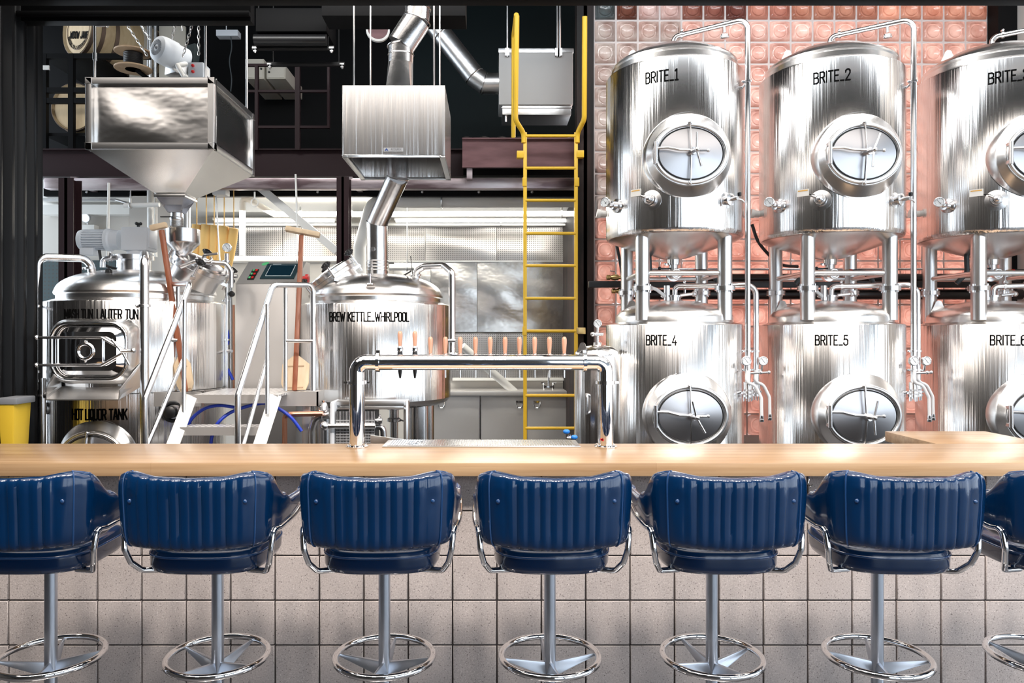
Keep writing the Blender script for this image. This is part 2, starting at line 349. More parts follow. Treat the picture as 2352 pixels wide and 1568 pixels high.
# street side of the room behind the viewer: piers, mullions, transom (daylight comes in between them)
wf = MB()
wf.bx(-7, .9, -4.2, -3.95, 0, 4.6); wf.bx(3.35, 3.7, -4.2, -3.95, 0, 4.6); wf.bx(.9, 8, -4.2, -3.95, 0, .35)
struct(wf, 'wall_front', 'wallf')
wn = MB()
for y in (-3.9, -2.7, -1.5, -.3, .9, 2.1, 3.3, 4.2): wn.bx(7.6, 7.7, y-.05, y+.05, .35, 4.6)
for z in (.2, 2.6, 4.5): wn.bx(7.6, 7.7, -4.2, 4.3, z-.05, z+.05)
struct(wn, 'window_3', 'black')  # unseen side mullions, added to streak the reflections in the steel
struct(MB().bx(-7, 8, -4.2, 4.2, 4.6, 4.7), 'ceiling_front', 'ceil')
struct(MB().bx(-7.1, -7, -4.2, 4.2, 0, 4.7), 'wall_street_left', 'wallf'); struct(MB().bx(-7.1, -3.05, 4.25, 4.4, 0, 5.5), 'wall_street_back', 'wallf')
for i, (a, b) in enumerate(((.9, 3.35), (3.7, 7.6))):
    wn = MB()
    for k in range(5): x = a+(b-a)*k/4; wn.bx(x-.04, x+.04, -4.12, -4.02, .35, 4.6)
    for z in (.37, 2.6, 4.55): wn.bx(a, b, -4.12, -4.02, z-.035, z+.035)
    struct(wn, 'window_%d' % (i+1), 'black')
# black corrugated wall on the left, running back from the front of the brewhouse
cw = MB(); ys = [4.1+.0125*k for k in range(int(.86/.0125)+1)]
prof = [(-3.0+.028*max(-.8, min(.8, 1.4*sin(2*pi*y/.115))), y) for y in ys]
vs = [(x, y, z) for x, y in prof for z in (0, 5.4)]
cw.add(vs, [(2*i, 2*i+2, 2*i+3, 2*i+1) for i in range(len(prof)-1)])
struct(cw, 'wall_left', 'corr', smooth=60)
wr = MB(); wr.bx(4.74, 4.86, 4.3, 9.0, 0, 5.6); struct(wr, 'wall_right', 'plaster')
# header across the opening
hd = MB(); z0 = P(0, 14, 4.38).z; hd.bx(-5, 5.5, 4.3, 4.38, z0, z0+.5); hd.bx(-5, 5.5, 4.22, 4.3, z0+.06, z0+.5); struct(hd, 'trim_2', 'black', bev=.006)
hd = MB(); a, b = P(60, 14, 4.8), P(585, 60, 4.8); hd.bx(a.x, b.x, 4.72, 4.8, b.z, a.z+.4); hd.bx(a.x, b.x, 4.69, 4.72, P(0, 40, 4.72).z, P(0, 36, 4.72).z+.02); struct(hd, 'trim_3', 'black', bev=.005)
struct(MB().bx(-6, 8, 4.3, 11, 5.5, 5.6), 'ceiling', 'black')
# back wall above the mezzanine (dark teal) and the dark steel edge of the mezzanine
struct(MB().bx(-6, -1.1, 8.6, 8.7, 3.35, 5.5), 'wall_back_left', 'black'); struct(MB().bx(-1.1, 1.5, 8.6, 8.7, 3.35, 5.5), 'wall_back', 'teal')
mz = MB(); mz.bx(-5, .95, 7.2, 11, 3.18, 3.3); struct(mz, 'floor_mezzanine', 'black')
def channel(mb, x0, x1, Y, z0, z1, d=.09):
    mb.bx(x0, x1, Y, Y+.012, z0, z1); mb.bx(x0, x1, Y-d, Y+.012, z1-.012, z1); mb.bx(x0, x1, Y-d, Y+.012, z0, z0+.012); return mb
mb = MB(); channel(mb, -4.5, P(1064, 0, 7.1).x, 7.1, P(0, 408, 7.1).z, P(0, 344, 7.1).z, .05); struct(mb, 'beam_mezzanine', 'maroon')
mb = MB(); a, b = P(1062, 386, 6.72), P(1326, 318, 6.72); channel(mb, a.x, b.x, 6.72, a.z, b.z, .03); struct(mb, 'beam_ladder_landing', 'maroonl')
mb = MB(); xs = [a.x+(b.x-a.x)*k/60 for k in range(61)]; vs = [(x, y, b.z+.006+.012*sin(2*pi*(x-a.x)/.16)) for x in xs for y in (6.70, 7.15)]
mb.add(vs, [(2*i, 2*i+2, 2*i+3, 2*i+1) for i in range(60)]); struct(mb, 'trim_deck', 'galv')
mb = MB(); q = P(1072, 400, 6.72); mb.bx(q.x, q.x+.05, 6.72, 6.80, P(0, 412, 6.72).z, a.z); struct(mb, 'trim_bracket', 'beam')
for nm, x0, x1, Y in (('beam_left', 100, 135, 7.0), ('beam_centre', 165, 780, 6.9), ('beam_right', 800, 1326, 6.9)):
    mb = MB(); a, b = P(x0, 433, Y), P(x1, 408, Y); mb.bx(a.x, b.x, Y, Y+.1, a.z, b.z); struct(mb, nm, 'beam', bev=.012)
for nm, x0, x1, y0, y1, Y in (('column_left', 134, 168, 408, 1030, 6.6), ('column_centre', 773, 801, 406, 1030, 6.6)):
    mb = MB(); a, b = P(x0, y1, Y), P(x1, y0, Y); w = (b.x-a.x); mb.bx(a.x, b.x, Y, Y+.012, 0, b.z); mb.bx(a.x, b.x, Y+w, Y+w+.012, 0, b.z); mb.bx(a.x+w*.4, b.x-w*.4, Y, Y+w, 0, b.z)
    struct(mb, nm, 'maroon')
mb = MB(); a, b = P(1325, 0, 6.6), P(1364, 0, 6.6); mb.bx(a.x, b.x, 6.6, 6.612, 0, 5.5); mb.bx(a.x, b.x, 6.74, 6.752, 0, 5.5); mb.bx(a.x+.06, b.x-.06, 6.6, 6.75, 0, 5.5); struct(mb, 'column_right', 'darkcol')
mb = MB(); mb.bar(P(600, 433, 7.1), P(775, 578, 7.1), .09, .07); struct(mb, 'beam_brace', 'white')
for nm, p0, p1 in (('beam_strut_1', (168, 412, 6.9), (232, 442, 7.8)), ('beam_strut_2', (803, 412, 6.9), (835, 442, 7.8))):
    struct(MB().bar(P(*p0), P(*p1), .05, .05), nm, 'beam')
mb = MB(); a, b = P(100, 450, 7.6), P(1320, 432, 7.6); mb.bx(a.x, b.x, 7.6, 7.68, a.z, b.z); struct(mb, 'beam_rear', 'black')
rv = MB()
for px in (200, 430, 497, 606, 730, 970, 1100, 1222): c = P(px, 441, 7.6); rv.ball((c.x, 7.598, c.z), .014, 10)
struct(rv, 'trim_bolts', 'galv')
struct(MB().bx(-5.4, 1.15, 7.3, 9.75, 3.16, 3.18), 'ceiling_mezzanine', 'white')
# room under the mezzanine: steel clad back wall
YB = 9.6
struct(MB().bx(-6, 1.25, YB+.03, YB+.1, 0, 3.3), 'wall_rear', 'plaster')
def panel(nm, xs, y0, y1, mat, Y=YB, dz=0):
    for i in range(len(xs)-1):
        a, b = P(xs[i], y1, Y), P(xs[i+1], y0, Y); mb = MB(); nx, nz = 14, 10; w, h = b.x-a.x-.006, b.z-a.z
        mb.grid(lambda u, v: (a.x+.003+u*w, Y-.012-.010*sin(u*pi)*sin(v*pi)-(.010*sin(v*9+u*2.2+i) if mat == 'sheet' else .006*sin(v*5+u*3+i*2)), a.z+v*h), nx, nz)
        struct(mb, nm if i == 0 else '%s.%03d' % (nm, i), mat, norm=False, smooth=180)
panel('trim_perforated_upper', (440, 650, 977, 1141, 1306), 521, 599, 'perf')
panel('trim_sheet', (905, 990, 1096, 1203, 1312), 602, 762, 'sheet')
panel('trim_perforated_lower', (905, 1141, 1306), 766, 868, 'perf')
struct(MB().bx(P(440, 0, YB).x, P(1316, 0, YB).x, YB-.03, YB, P(0, 602, YB).z, P(0, 599, YB).z), 'trim_seam', 'galv')
mb = MB(); a, b = P(760, 519, YB-.1), P(1320, 511, YB-.1); mb.bx(P(440, 0, YB).x, b.x, YB-.1, YB, a.z, b.z); struct(mb, 'trim_ledge', 'galv')
mb = MB(); mb.bx(P(1304, 0, 9.0).x, P(1304, 0, 9.0).x+.05, 6.8, YB, 0, 3.16); struct(mb, 'wall_side', 'darkcol')
panel('trim_pegboard', (98, 250, 330), 598, 700, 'perfg', 8.6)
struct(MB().bx(P(95, 0, 8.7).x, P(300, 0, 8.7).x, 8.66, 8.76, .9, P(0, 492, 8.7).z), 'wall_pale', 'plaster')
mb = MB(); a, b = P(95, 492, 8.5), P(300, 470, 8.5); mb.bx(a.x, b.x, 8.5, 8.7, a.z, b.z); struct(mb, 'trim_bulkhead', 'white')
mb = MB(); a, b = P(297, 640, 7.6), P(392, 448, 7.6); mb.bx(a.x, b.x, 7.6, 7.95, 0, 3.1); struct(mb, 'column_plaster', 'plaster')
# glass block wall behind the bright tanks
YG = 6.8; s_ = F/YG; nb, nr = 18, 20; px0, pz0 = 1364.5, -2.6; bs = 50.15/s_
gb = MB(); cols = []
X0 = P(px0, 0, YG).x; ZT = P(0, -2.6, YG).z
def fill_block(xc, zc):
    h = bs/2-.008; ring = []; prof = [(1, 0), (.97, -.012), (.80, -.022), (.72, -.008), (.66, -.008)]
    base = len(gb.v); n = 24
    for k_, (s, d) in enumerate(prof):
        for k in range(n):
            a = 2*pi*k/n+pi/4; ca, sa = cos(a), sin(a); e = (.1, .14, .3, .75, 1.)[k_]
            rr = 1/((abs(ca)**(2/e)+abs(sa)**(2/e))**(e/2)); gb.v.append(Vector((xc+ca*rr*h*s, YG+d, zc+sa*rr*h*s)))
    for k_, (s, d) in enumerate(((.60, -.017), (.50, -.010), (.0, -.006))):
        for k in range(n):
            a = 2*pi*k/n+pi/4; gb.v.append(Vector((xc+cos(a)*h*max(s, 1e-4), YG+d, zc+sin(a)*h*max(s, 1e-4))))
    for i in range(7):
        for k in range(n): k2 = (k+1) % n; gb.f.append((base+i*n+k, base+i*n+k2, base+(i+1)*n+k2, base+(i+1)*n+k))
    return 7*n
rnd = random.Random(3)
for r in range(-3, nr):
    for c in range(nb):
        nf = fill_block(X0+(c+.5)*bs, ZT-(r+.5)*bs)
        t = r/nr
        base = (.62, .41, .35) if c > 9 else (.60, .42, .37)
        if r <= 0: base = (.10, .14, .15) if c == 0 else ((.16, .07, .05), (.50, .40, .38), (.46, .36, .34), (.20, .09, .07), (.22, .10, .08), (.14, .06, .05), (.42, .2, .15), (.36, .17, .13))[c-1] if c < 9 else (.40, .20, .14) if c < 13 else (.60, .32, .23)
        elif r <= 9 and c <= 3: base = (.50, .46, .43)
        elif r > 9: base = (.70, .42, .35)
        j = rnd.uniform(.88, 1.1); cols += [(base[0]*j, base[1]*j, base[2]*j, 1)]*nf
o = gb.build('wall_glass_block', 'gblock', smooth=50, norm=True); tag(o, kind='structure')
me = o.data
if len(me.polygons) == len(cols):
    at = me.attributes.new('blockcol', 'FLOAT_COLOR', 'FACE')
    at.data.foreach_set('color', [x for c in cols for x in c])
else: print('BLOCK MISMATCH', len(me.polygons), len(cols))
mt = MB(); xw0, xw1, zw0, zw1 = X0, X0+nb*bs, ZT-nr*bs, ZT+3*bs
for c in range(nb+1): x = X0+c*bs; mt.bx(x-.0085, x+.0085, YG-.003, YG+.05, zw0, zw1)
for r in range(-3, nr+1): z = ZT-r*bs; mt.bx(xw0, xw1, YG-.002, YG+.05, z-.0085, z+.0085)
struct(mt, 'trim_mortar', 'mortar')
struct(MB().bx(xw0, xw1, YG, YG+.1, 0, zw0), 'wall_block_base', 'plaster')
struct(MB().bx(xw1, 4.75, YG-.15, YG+.05, 0, 5.6), 'column_far_right', 'black')

# ------------------------------------------------------------------ bar
YT = 3.333
o = one(MB().bx(-2.95, 4.4, 3.22, 3.80, 1.012, 1.07), 'bar_worktop', 'oak', 'long oiled oak bar top with squared front edge above the blue stools', 'bar top', bev=.004)
o = one(MB().bx(2.29, 2.87, 3.802, 4.29, 1.012, 1.0701), 'counter_return', 'oak', 'short oak counter running back from the bar in front of the sixth tank', 'counter', bev=.004)
o['label'] = 'short oak counter return behind the bar, in front of the rightmost lower tank'
bb = thing('tiled_bar', (0, YT+.2, 0), 'grey speckled concrete block front of the bar, square tiles in dark joints', 'bar front')
MB().bx(-2.95, 4.4, YT+.012, YT+.25, 0, 1.011).build('backing', 'grout', bb)
tl = MB()
for c in range(-13, 27):
    for r in range(0, 5):
        x0 = -.768+c*.2; z0_ = .0285+r*.2015; j = .0032
        if x0 < -2.97 or x0 > 4.4: continue
        d = random.uniform(-.0012, .0012)
        a = MB().bx(x0+j, x0+.2-j, YT+d, YT+.02, z0_+j, min(z0_+.2015-j, 1.008)); tl.add(a.v, a.f)
tl.build('tile_face', 'tile', bb, bev=.0025, seg=1)
MB().bx(2.295, 2.86, 3.81, 4.2, 0, 1.011).build('return_front', 'grout', bb)
hk = MB(); q = P(1860, 1098, 3.30); hk.tube([(q.x, 3.30, 1.011), (q.x-.004, 3.30, .985), (q.x-.012, 3.295, .965), (q.x-.004, 3.29, .955), (q.x+.008, 3.285, .962)], .003, 8, fil=.01)
o = one(hk, 'purse_hook', 'chrome', 'small clear coat hook under the bar edge between two right-hand stools', 'hook'); o['label'] = 'small bent metal hook under the bar edge, between the fifth and sixth stool'

# ------------------------------------------------------------------ bar stools
def catmull(pts, n):
    out = []; pts = [Vector(p) for p in pts]; q = [pts[0]*2-pts[1]]+pts+[pts[-1]*2-pts[-2]]
    for i in range(1, len(q)-2):
        for k in range(n):
            t = k/n; a, b, c, d = q[i-1:i+3]
            out.append(.5*((2*b)+(c-a)*t+(2*a-5*b+4*c-d)*t*t+(3*b-a-3*c+d)*t**3))
    return out+[pts[-1]]
def lerp_tab(tab, t):
    for (a, va), (b, vb) in zip(tab, tab[1:]):
        if t <= b: k = (t-a)/(b-a); k = k*k*(3-2*k); return va+(vb-va)*k
    return tab[-1][1]
half = catmull([(0, -.262), (.07, -.259), (.14, -.247), (.195, -.226), (.230, -.186), (.250, -.125), (.260, -.05), (.264, .03), (.265, .10), (.264, .165), (.262, .205)], 12)
ln = [0]
for a, b in zip(half, half[1:]): ln.append(ln[-1]+(b-a).length)
LT = ln[-1]
def plan(s):                                                        # signed arc length from the middle of the back
    a = min(abs(s), LT); i = max(k for k in range(len(ln)) if ln[k] <= a+1e-9); i = min(i, len(half)-2)
    k = (a-ln[i])/(ln[i+1]-ln[i]); p = half[i].lerp(half[i+1], k); d = (half[i+1]-half[i]).normalized(); n = Vector((d.y, -d.x))
    sg = 1 if s >= 0 else -1; return Vector((p.x*sg, p.y)), Vector((n.x*sg, n.y))
SEAM = .208
ZT_ = [(0, 1.134), (.5*SEAM, 1.137), (SEAM, 1.150), (SEAM+.04, 1.140), (SEAM+.14, 1.052), (SEAM+.22, 1.014), (LT-.06, 1.010), (LT, 1.020)]
ZB_ = [(0, .880), (SEAM, .888), (SEAM+.05, .888), (SEAM+.12, .897), (SEAM+.2, .918), (LT-.04, .948), (LT, .962)]
TH_ = [(0, .030), (SEAM, .032), (SEAM+.10, .026), (LT-.02, .019), (LT, .006)]
def sgp(x, e): return (1 if x >= 0 else -1)*abs(x)**e
def back_pt(u, v):
    s = (u*2-1)*LT; a = abs(s); p, n = plan(s); zt, zb, th = lerp_tab(ZT_, a), lerp_tab(ZB_, a), lerp_tab(TH_, a)
    ph = 2*pi*v; c_, s_n = cos(ph), sin(ph); out = th*sgp(c_, .55); z = (zt+zb)/2+(zt-zb)/2*sgp(s_n, .42)
    k = (z-zb)/max(zt-zb, 1e-4); face = max(0, c_)**.4
    if a <= SEAM and c_ > 0:
        chw = .0373; e = SEAM-.040
        f = (abs(((s+e)/chw) % 1-.5)*2) if a < e else max(0, abs((a-(e+SEAM)/2)/(.024))) ** 1.6
        out += (.0085*(1-min(f, 1)**3)-.004)*face
        for sx in (-1, 1):
            d2 = ((s-sx*(SEAM-.024))**2+((z-1.055)*.9)**2); out -= .017*math.exp(-d2/(2*.013**2))*face-.004*math.exp(-((d2**.5-.028)/.009)**2)*face
        out -= .006*sin(pi*k)*face*(.5+.5*cos(pi*a/SEAM))
    elif c_ > 0: out += .010*face*math.exp(-((a-SEAM-.035)/.03)**2)
    lean = .05*(z-.885)*(1 if a < SEAM else max(0, 1-(a-SEAM)/.1)); arm = max(0, min(1, (a-SEAM)/.15))
    q = p+n*(out+lean+arm*.14*(z-.955)); return Vector((q.x, q.y, z))
def make_stool():
    t = thing('bar_stool', (0, 0, 0), 'stool', 'bar stool', 'blue vinyl bar stools along the bar')
    b = MB().grid(lambda u, v: back_pt(u, v), 190, 44)
    e0 = [back_pt(0, j/44) for j in range(45)]; e1 = [back_pt(1, j/44) for j in range(45)]
    b.add(e0[:-1], [tuple(range(44))]); b.add(e1[:-1], [tuple(reversed(range(44)))])
    bk = b.build('backrest', 'vinyl', t, smooth=60)
    for sx in (-1, 1):
        pts = [back_pt((sx*(SEAM+.002)/LT+1)/2, v/40) for v in range(-9, 10)]
        MB().tube([p+Vector((0, -.002, 0)) for p in pts], .0032, 8).build('piping', 'piping', bk)
        c = back_pt((sx*(SEAM-.024)/LT+1)/2, .045); MB().ball((c.x, c.y+.004, 1.054), .0075, 10, (1, .6, 1)).build('button', 'piping', bk)
    # top edge bead along the wings
    for sx in (-1, 1):
        MB().tube([back_pt((sx*a/LT+1)/2, .25)+Vector((0, 0, .0005)) for a in [SEAM+(LT-SEAM-.004)*k/24 for k in range(25)]], .0034, 8).build('arm_piping', 'piping', bk)
    def seat_pt(u, v):
        a = 2*pi*u; e = .52; x, y = .212*sgp(cos(a), e), .205*sgp(sin(a), e); y = y+.015-(.018*(1-(x/.212)**2) if y < 0 else 0)
        tab = ((0, .772, 0), (.80, .770, 0), (.96, .778, 1), (1.0, .795, 1), (1.005, .826, 1), (1., .838, 1), (.965, .856, 1), (.80, .864, 0), (.4, .872, 0), (0, .874, 0))
        i = min(int(v*9), 8); k = v*9-i; s = tab[i][0]+(tab[i+1][0]-tab[i][0])*k; z = tab[i][1]+(tab[i+1][1]-tab[i][1])*k
        return Vector((x*max(s, 1e-4), .015+(y-.015)*max(s, 1e-4), z))
    st = MB().grid(seat_pt, 72, 27, closed_u=True).build('seat', 'vinyl', t, smooth=60)
    MB().tube([seat_pt(k/72, 5/9)+Vector((0, 0, -.002)) for k in range(72)], .0042, 8, closed=True).build('seat_piping', 'piping', st)
    for sx in (-1, 1):
        pts = []
        for k in range(9):
            a = LT-.006-(LT-SEAM-.075)*k/8; p = back_pt((sx*a/LT+1)/2, -.075+.02*k/8); _, n2 = plan(sx*a); pts.append(p+Vector((n2.x, n2.y, 0))*.003)
        pts += [(sx*.262, -.186, .862), (sx*.250, -.165, .81), (sx*.228, -.125, .769), (sx*.15, -.09, .763)]
        MB().tube(pts, .0108, 12, fil=.03, fn=6).build('arm_tube', 'chrome', t)
    MB().cyl((0, 0, .02), (0, 0, .775), .0225, n=28).build('pole', 'pole', t)
    MB().lathe([(.20, 0), (.20, .008), (.15, .018), (.04, .03), (.03, .05)], n=40).build('base', 'chrome', t)
    MB().lathe([(.02, .750), (.11, .756), (.13, .772)], n=30).build('seat_plate', 'blackm', t)
    rg = MB().torus((0, 0, .405), .1845, .0125, n=64, m=14).build('foot_ring', 'chrome', t)
    for k in range(4):
        a = 2*pi*k/4; d = Vector((cos(a), sin(a), 0)); w = Vector((-sin(a), cos(a), 0)); vs = []
        for r, hw, zt, zb in ((.018, .018, .385, .335), (.176, .006, .407, .398)): vs += [d*r+w*hw+Vector((0, 0, zb)), d*r-w*hw+Vector((0, 0, zb)), d*r-w*hw*.4+Vector((0, 0, zt)), d*r+w*hw*.4+Vector((0, 0, zt))]
        MB().add(vs, [(0,1,2,3), (7,6,5,4), (0,4,5,1), (1,5,6,2), (2,6,7,3), (3,7,4,0)]).build('spoke', 'pole', rg, bev=.002)
    return t
YS = 2.82
proto = make_stool()
stools = ((117, 0, 16, 'blue vinyl bar stool at far left, its back cut by the photo edge'), (500, -1, 62, 'blue vinyl bar stool second from left, standing left of the tap tower'),
          (883, 1, 84, 'blue vinyl bar stool under the left column of the tap tower'), (1263, 0, 97, 'blue vinyl bar stool below the right end of the tap tower'),
          (1635, 0, 114, 'blue vinyl bar stool fifth from left, in front of the first tank column'), (2015, -2, 76, 'blue vinyl bar stool sixth from left, with the coat hook at its left'),
          (2397, -2, 42, 'blue vinyl bar stool at far right, mostly outside the photo'))
for i, (px, rz, sp, lab) in enumerate(stools):
    o = proto if i == 0 else copy_tree(proto)
    o.location = ((px-CX)*YS/F, YS, 0); o.rotation_euler = (0, 0, R(rz)); o['label'] = lab
    for ch in o.children:
        if ch.name.startswith('foot_ring'): ch.rotation_euler = (0, 0, R(sp-rz))

# ------------------------------------------------------------------ tap tower and drip tray
YC = 3.685; xl, xr = P(820, 0, YC).x, P(1391, 0, YC).x; zt = 1.491
tt = thing('tap_tower', ((xl+xr)/2, YC, 1.0705), 'chrome pipe beer tower of two columns and a crossbar on the bar', 'beer tower')
EL = .1
for x, sg in ((xl, 1), (xr, -1)):
    c = MB().cyl((x, YC, 1.072), (x, YC, zt-EL), .0385, n=36).build('column', 'chrome', tt)
    MB().lathe([(.056, 1.0708), (.056, 1.076), (.046, 1.079), (.0385, 1.081)], (x, YC, 0), n=40).build('base_flange', 'chrome', c)
    for k in range(6): a = 2*pi*k/6+.5; MB().lathe([(.005, 0), (.005, .006), (.003, .008)], (x+.047*cos(a), YC+.047*sin(a), 1.077), n=10).build('bolt', 'chrome', c)
    MB().tube([(x, YC, zt-EL), (x, YC, zt), (x+sg*EL, YC, zt)], .0385, 36, fil=EL*.98, fn=14).build('elbow', 'chrome', tt)
    cl = MB(); cl.lathe([(.0385, -.010), (.049, -.008), (.049, .008), (.0385, .010)], (x, YC, zt-EL), n=36); cl.bx(x-sg*.064, x-sg*.048, YC-.008, YC+.008, zt-EL-.005, zt-EL+.005); cl.bx(x+.047, x+.062, YC-.006, YC+.006, zt-EL-.004, zt-EL+.004); cl.build('clamp', 'chrome', tt)
    cl = MB(); cl.lathe([(.0385, -.010), (.049, -.008), (.049, .008), (.0385, .010)], (x+sg*(EL+.005), YC, zt), (1, 0, 0), n=36); cl.bx(x+sg*(EL+.005)-.008, x+sg*(EL+.005)+.008, YC-.008, YC+.008, zt+.047, zt+.060); cl.build('clamp', 'chrome', tt)
MB().cyl((xl+EL, YC, zt), (xr-EL, YC, zt), .0385, n=40).build('crossbar', 'chrome', tt)
st = MB(); q = P(1386, 1009, YC-.04)
for dx, r in ((0, .006), (.007, .005), (.003, .0045)): st.lathe([(r, 0), (r, .001)], (q.x-.01+dx, YC-.0385, q.z-dx*.6), (0, -1, 0), n=12)
st.build('sticker', 'red', tt)
for i, px in enumerate((919, 953, 989, 1023, 1057, 1092, 1126, 1160, 1193, 1228, 1262, 1296)):
    Y = 3.765; x = P(px, 0, Y).x; zz = lambda y: ZC-(y-CY)*Y/F
    tall = i < 2
    f = MB(); f.cyl((x, YC+.036, zt), (x, Y+.01, zt), .011, n=16); f.cyl((x, Y, zt-.022), (x, Y, zz(812)), .0095, n=16)
    if tall: f.lathe([(.0095, 0), (.0155, .006), (.0155, .02), (.009, .03)], (x, Y, zz(808)), n=16)
    f.build('tap', 'chrome', tt); tp = bpy.context.scene.objects[-1] if False else [o for o in tt.children if o.name.split('.')[0] == 'tap'][-1]
    y0, y1 = ((793, 760) if tall else (808, 773)); H = zz(y1)-zz(y0); r = .0118
    MB().lathe([(.006, -.012), (.009, -.008), (.0085, 0), (r*.82, .004), (r*.9, .02), (r*1.08, H*.6), (r*1.06, H*.82), (r*.85, H*.94), (r*.4, H)], (x, Y, zz(y0)), n=20).build('tap_handle', 'handle', tp)
    if tall:
        MB().lathe([(.013, 0), (.013, .012), (.0095, .014)], (x, Y, zz(814)), n=16).build('collar', 'blackm', tp)
        MB().tube([(x, Y, zt-.02), (x, Y, zz(852)), (x, Y, zz(868))], [.0085, .0105, .005], 14).build('spout', 'blackm', tp)
    else: MB().tube([(x, Y, zt-.02), (x, Y, zz(867))], .0045, 12).build('spout', 'tube', tp)
dt = thing('drip_tray', (P(1105, 0, 3.76).x, 3.76, 1.0705), 'long stainless drip tray with ribbed grate on the bar under the taps', 'drip tray')
xa, xb = P(877, 0, 3.665).x, P(1334, 0, 3.665).x
MB().bx(xa, xb, 3.665, 3.90, 1.0706, 1.0755).build('rim', 'steel', dt, bev=.002)
g = MB(); n = 74
for k in range(n): x = xa+.03+(xb-xa-.06)*k/(n-1); g.bx(x-.006, x+.004, 3.68, 3.885, 1.0757, 1.0785)
g.build('grate', 'tube', dt)
lg = MB(); q = P(953, 1018, 3.76)
lg.torus((q.x, 3.77, 1.0787), .05, .0015, n=32, m=6, sx=1., sy=.75); lg.ball((q.x, 3.77, 1.0787), .012, 10, (1, 1, .15)); lg.build('rinser', 'chrome', dt)
o = one(MB().add([(P(853, 0, 3.95).x, 3.92, 1.02), (P(960, 0, 3.95).x, 3.92, 1.02), (P(960, 0, 3.95).x, 3.92, 1.064), (P(853, 0, 3.95).x, 3.92, 1.096), (P(853, 0, 3.95).x, 3.935, 1.02), (P(960, 0, 3.95).x, 3.935, 1.02), (P(960, 0, 3.95).x, 3.935, 1.064), (P(853, 0, 3.95).x, 3.935, 1.096)],
     [(0,1,2,3), (7,6,5,4), (0,4,5,1), (1,5,6,2), (2,6,7,3), (3,7,4,0)]), 'splash_guard', 'steel', 'grey steel splash guard with sloped top behind the drip tray', 'splash guard')

# ------------------------------------------------------------------ bright tanks, two rows of three
def gauge(mb_case, c, d, r):                                        # returns case, face and needle meshes, dial facing d
    c = Vector(c); d = Vector(d).normalized(); u = d.cross(Vector((0, 0, 1))).normalized(); w = u.cross(d)
    mb_case.lathe([(r*.9, -.02), (r, -.016), (r, .004), (r*.9, .006), (r*.86, .002)], c, d, n=28)
    face = MB().lathe([(r*.86, .0025), (1e-6, .0026)], c, d, n=28)
    nd = MB(); n1 = (u*.6+w*.8); q = u*.8-w*.6; nd.add([c+d*.004-n1*r*.5+q*.0015, c+d*.004-n1*r*.5-q*.0015, c+d*.004+n1*r*.7-q*.0008, c+d*.004+n1*r*.7+q*.0008], [(0, 1, 2, 3)])
    for k in range(11): a = R(-45+27*k); e = u*cos(a)+w*sin(a); f_ = d.cross(e)*.0012; nd.add([c+d*.0035+e*r*.66+f_, c+d*.0035+e*r*.66-f_, c+d*.0035+e*r*.8-f_, c+d*.0035+e*r*.8+f_], [(0, 1, 2, 3)])
    return face, nd
def clampring(mb, c, ax, r, t=.009):
    mb.lathe([(r, -t), (r*1.32, -t*.8), (r*1.32, t*.8), (r, t)], c, ax, n=24)
    a = Vector(ax).normalized(); u = a.cross(Vector((0, 1, 0))) if abs(a.y) < .9 else a.cross(Vector((0, 0, 1)))
    u.normalize(); c = Vector(c); mb.bar(c+u*r*1.25-a*t*.6, c+u*r*1.7-a*t*.6, t*1.6, t*1.6); mb.ball(c+u*r*1.75, t*1.1, 8)
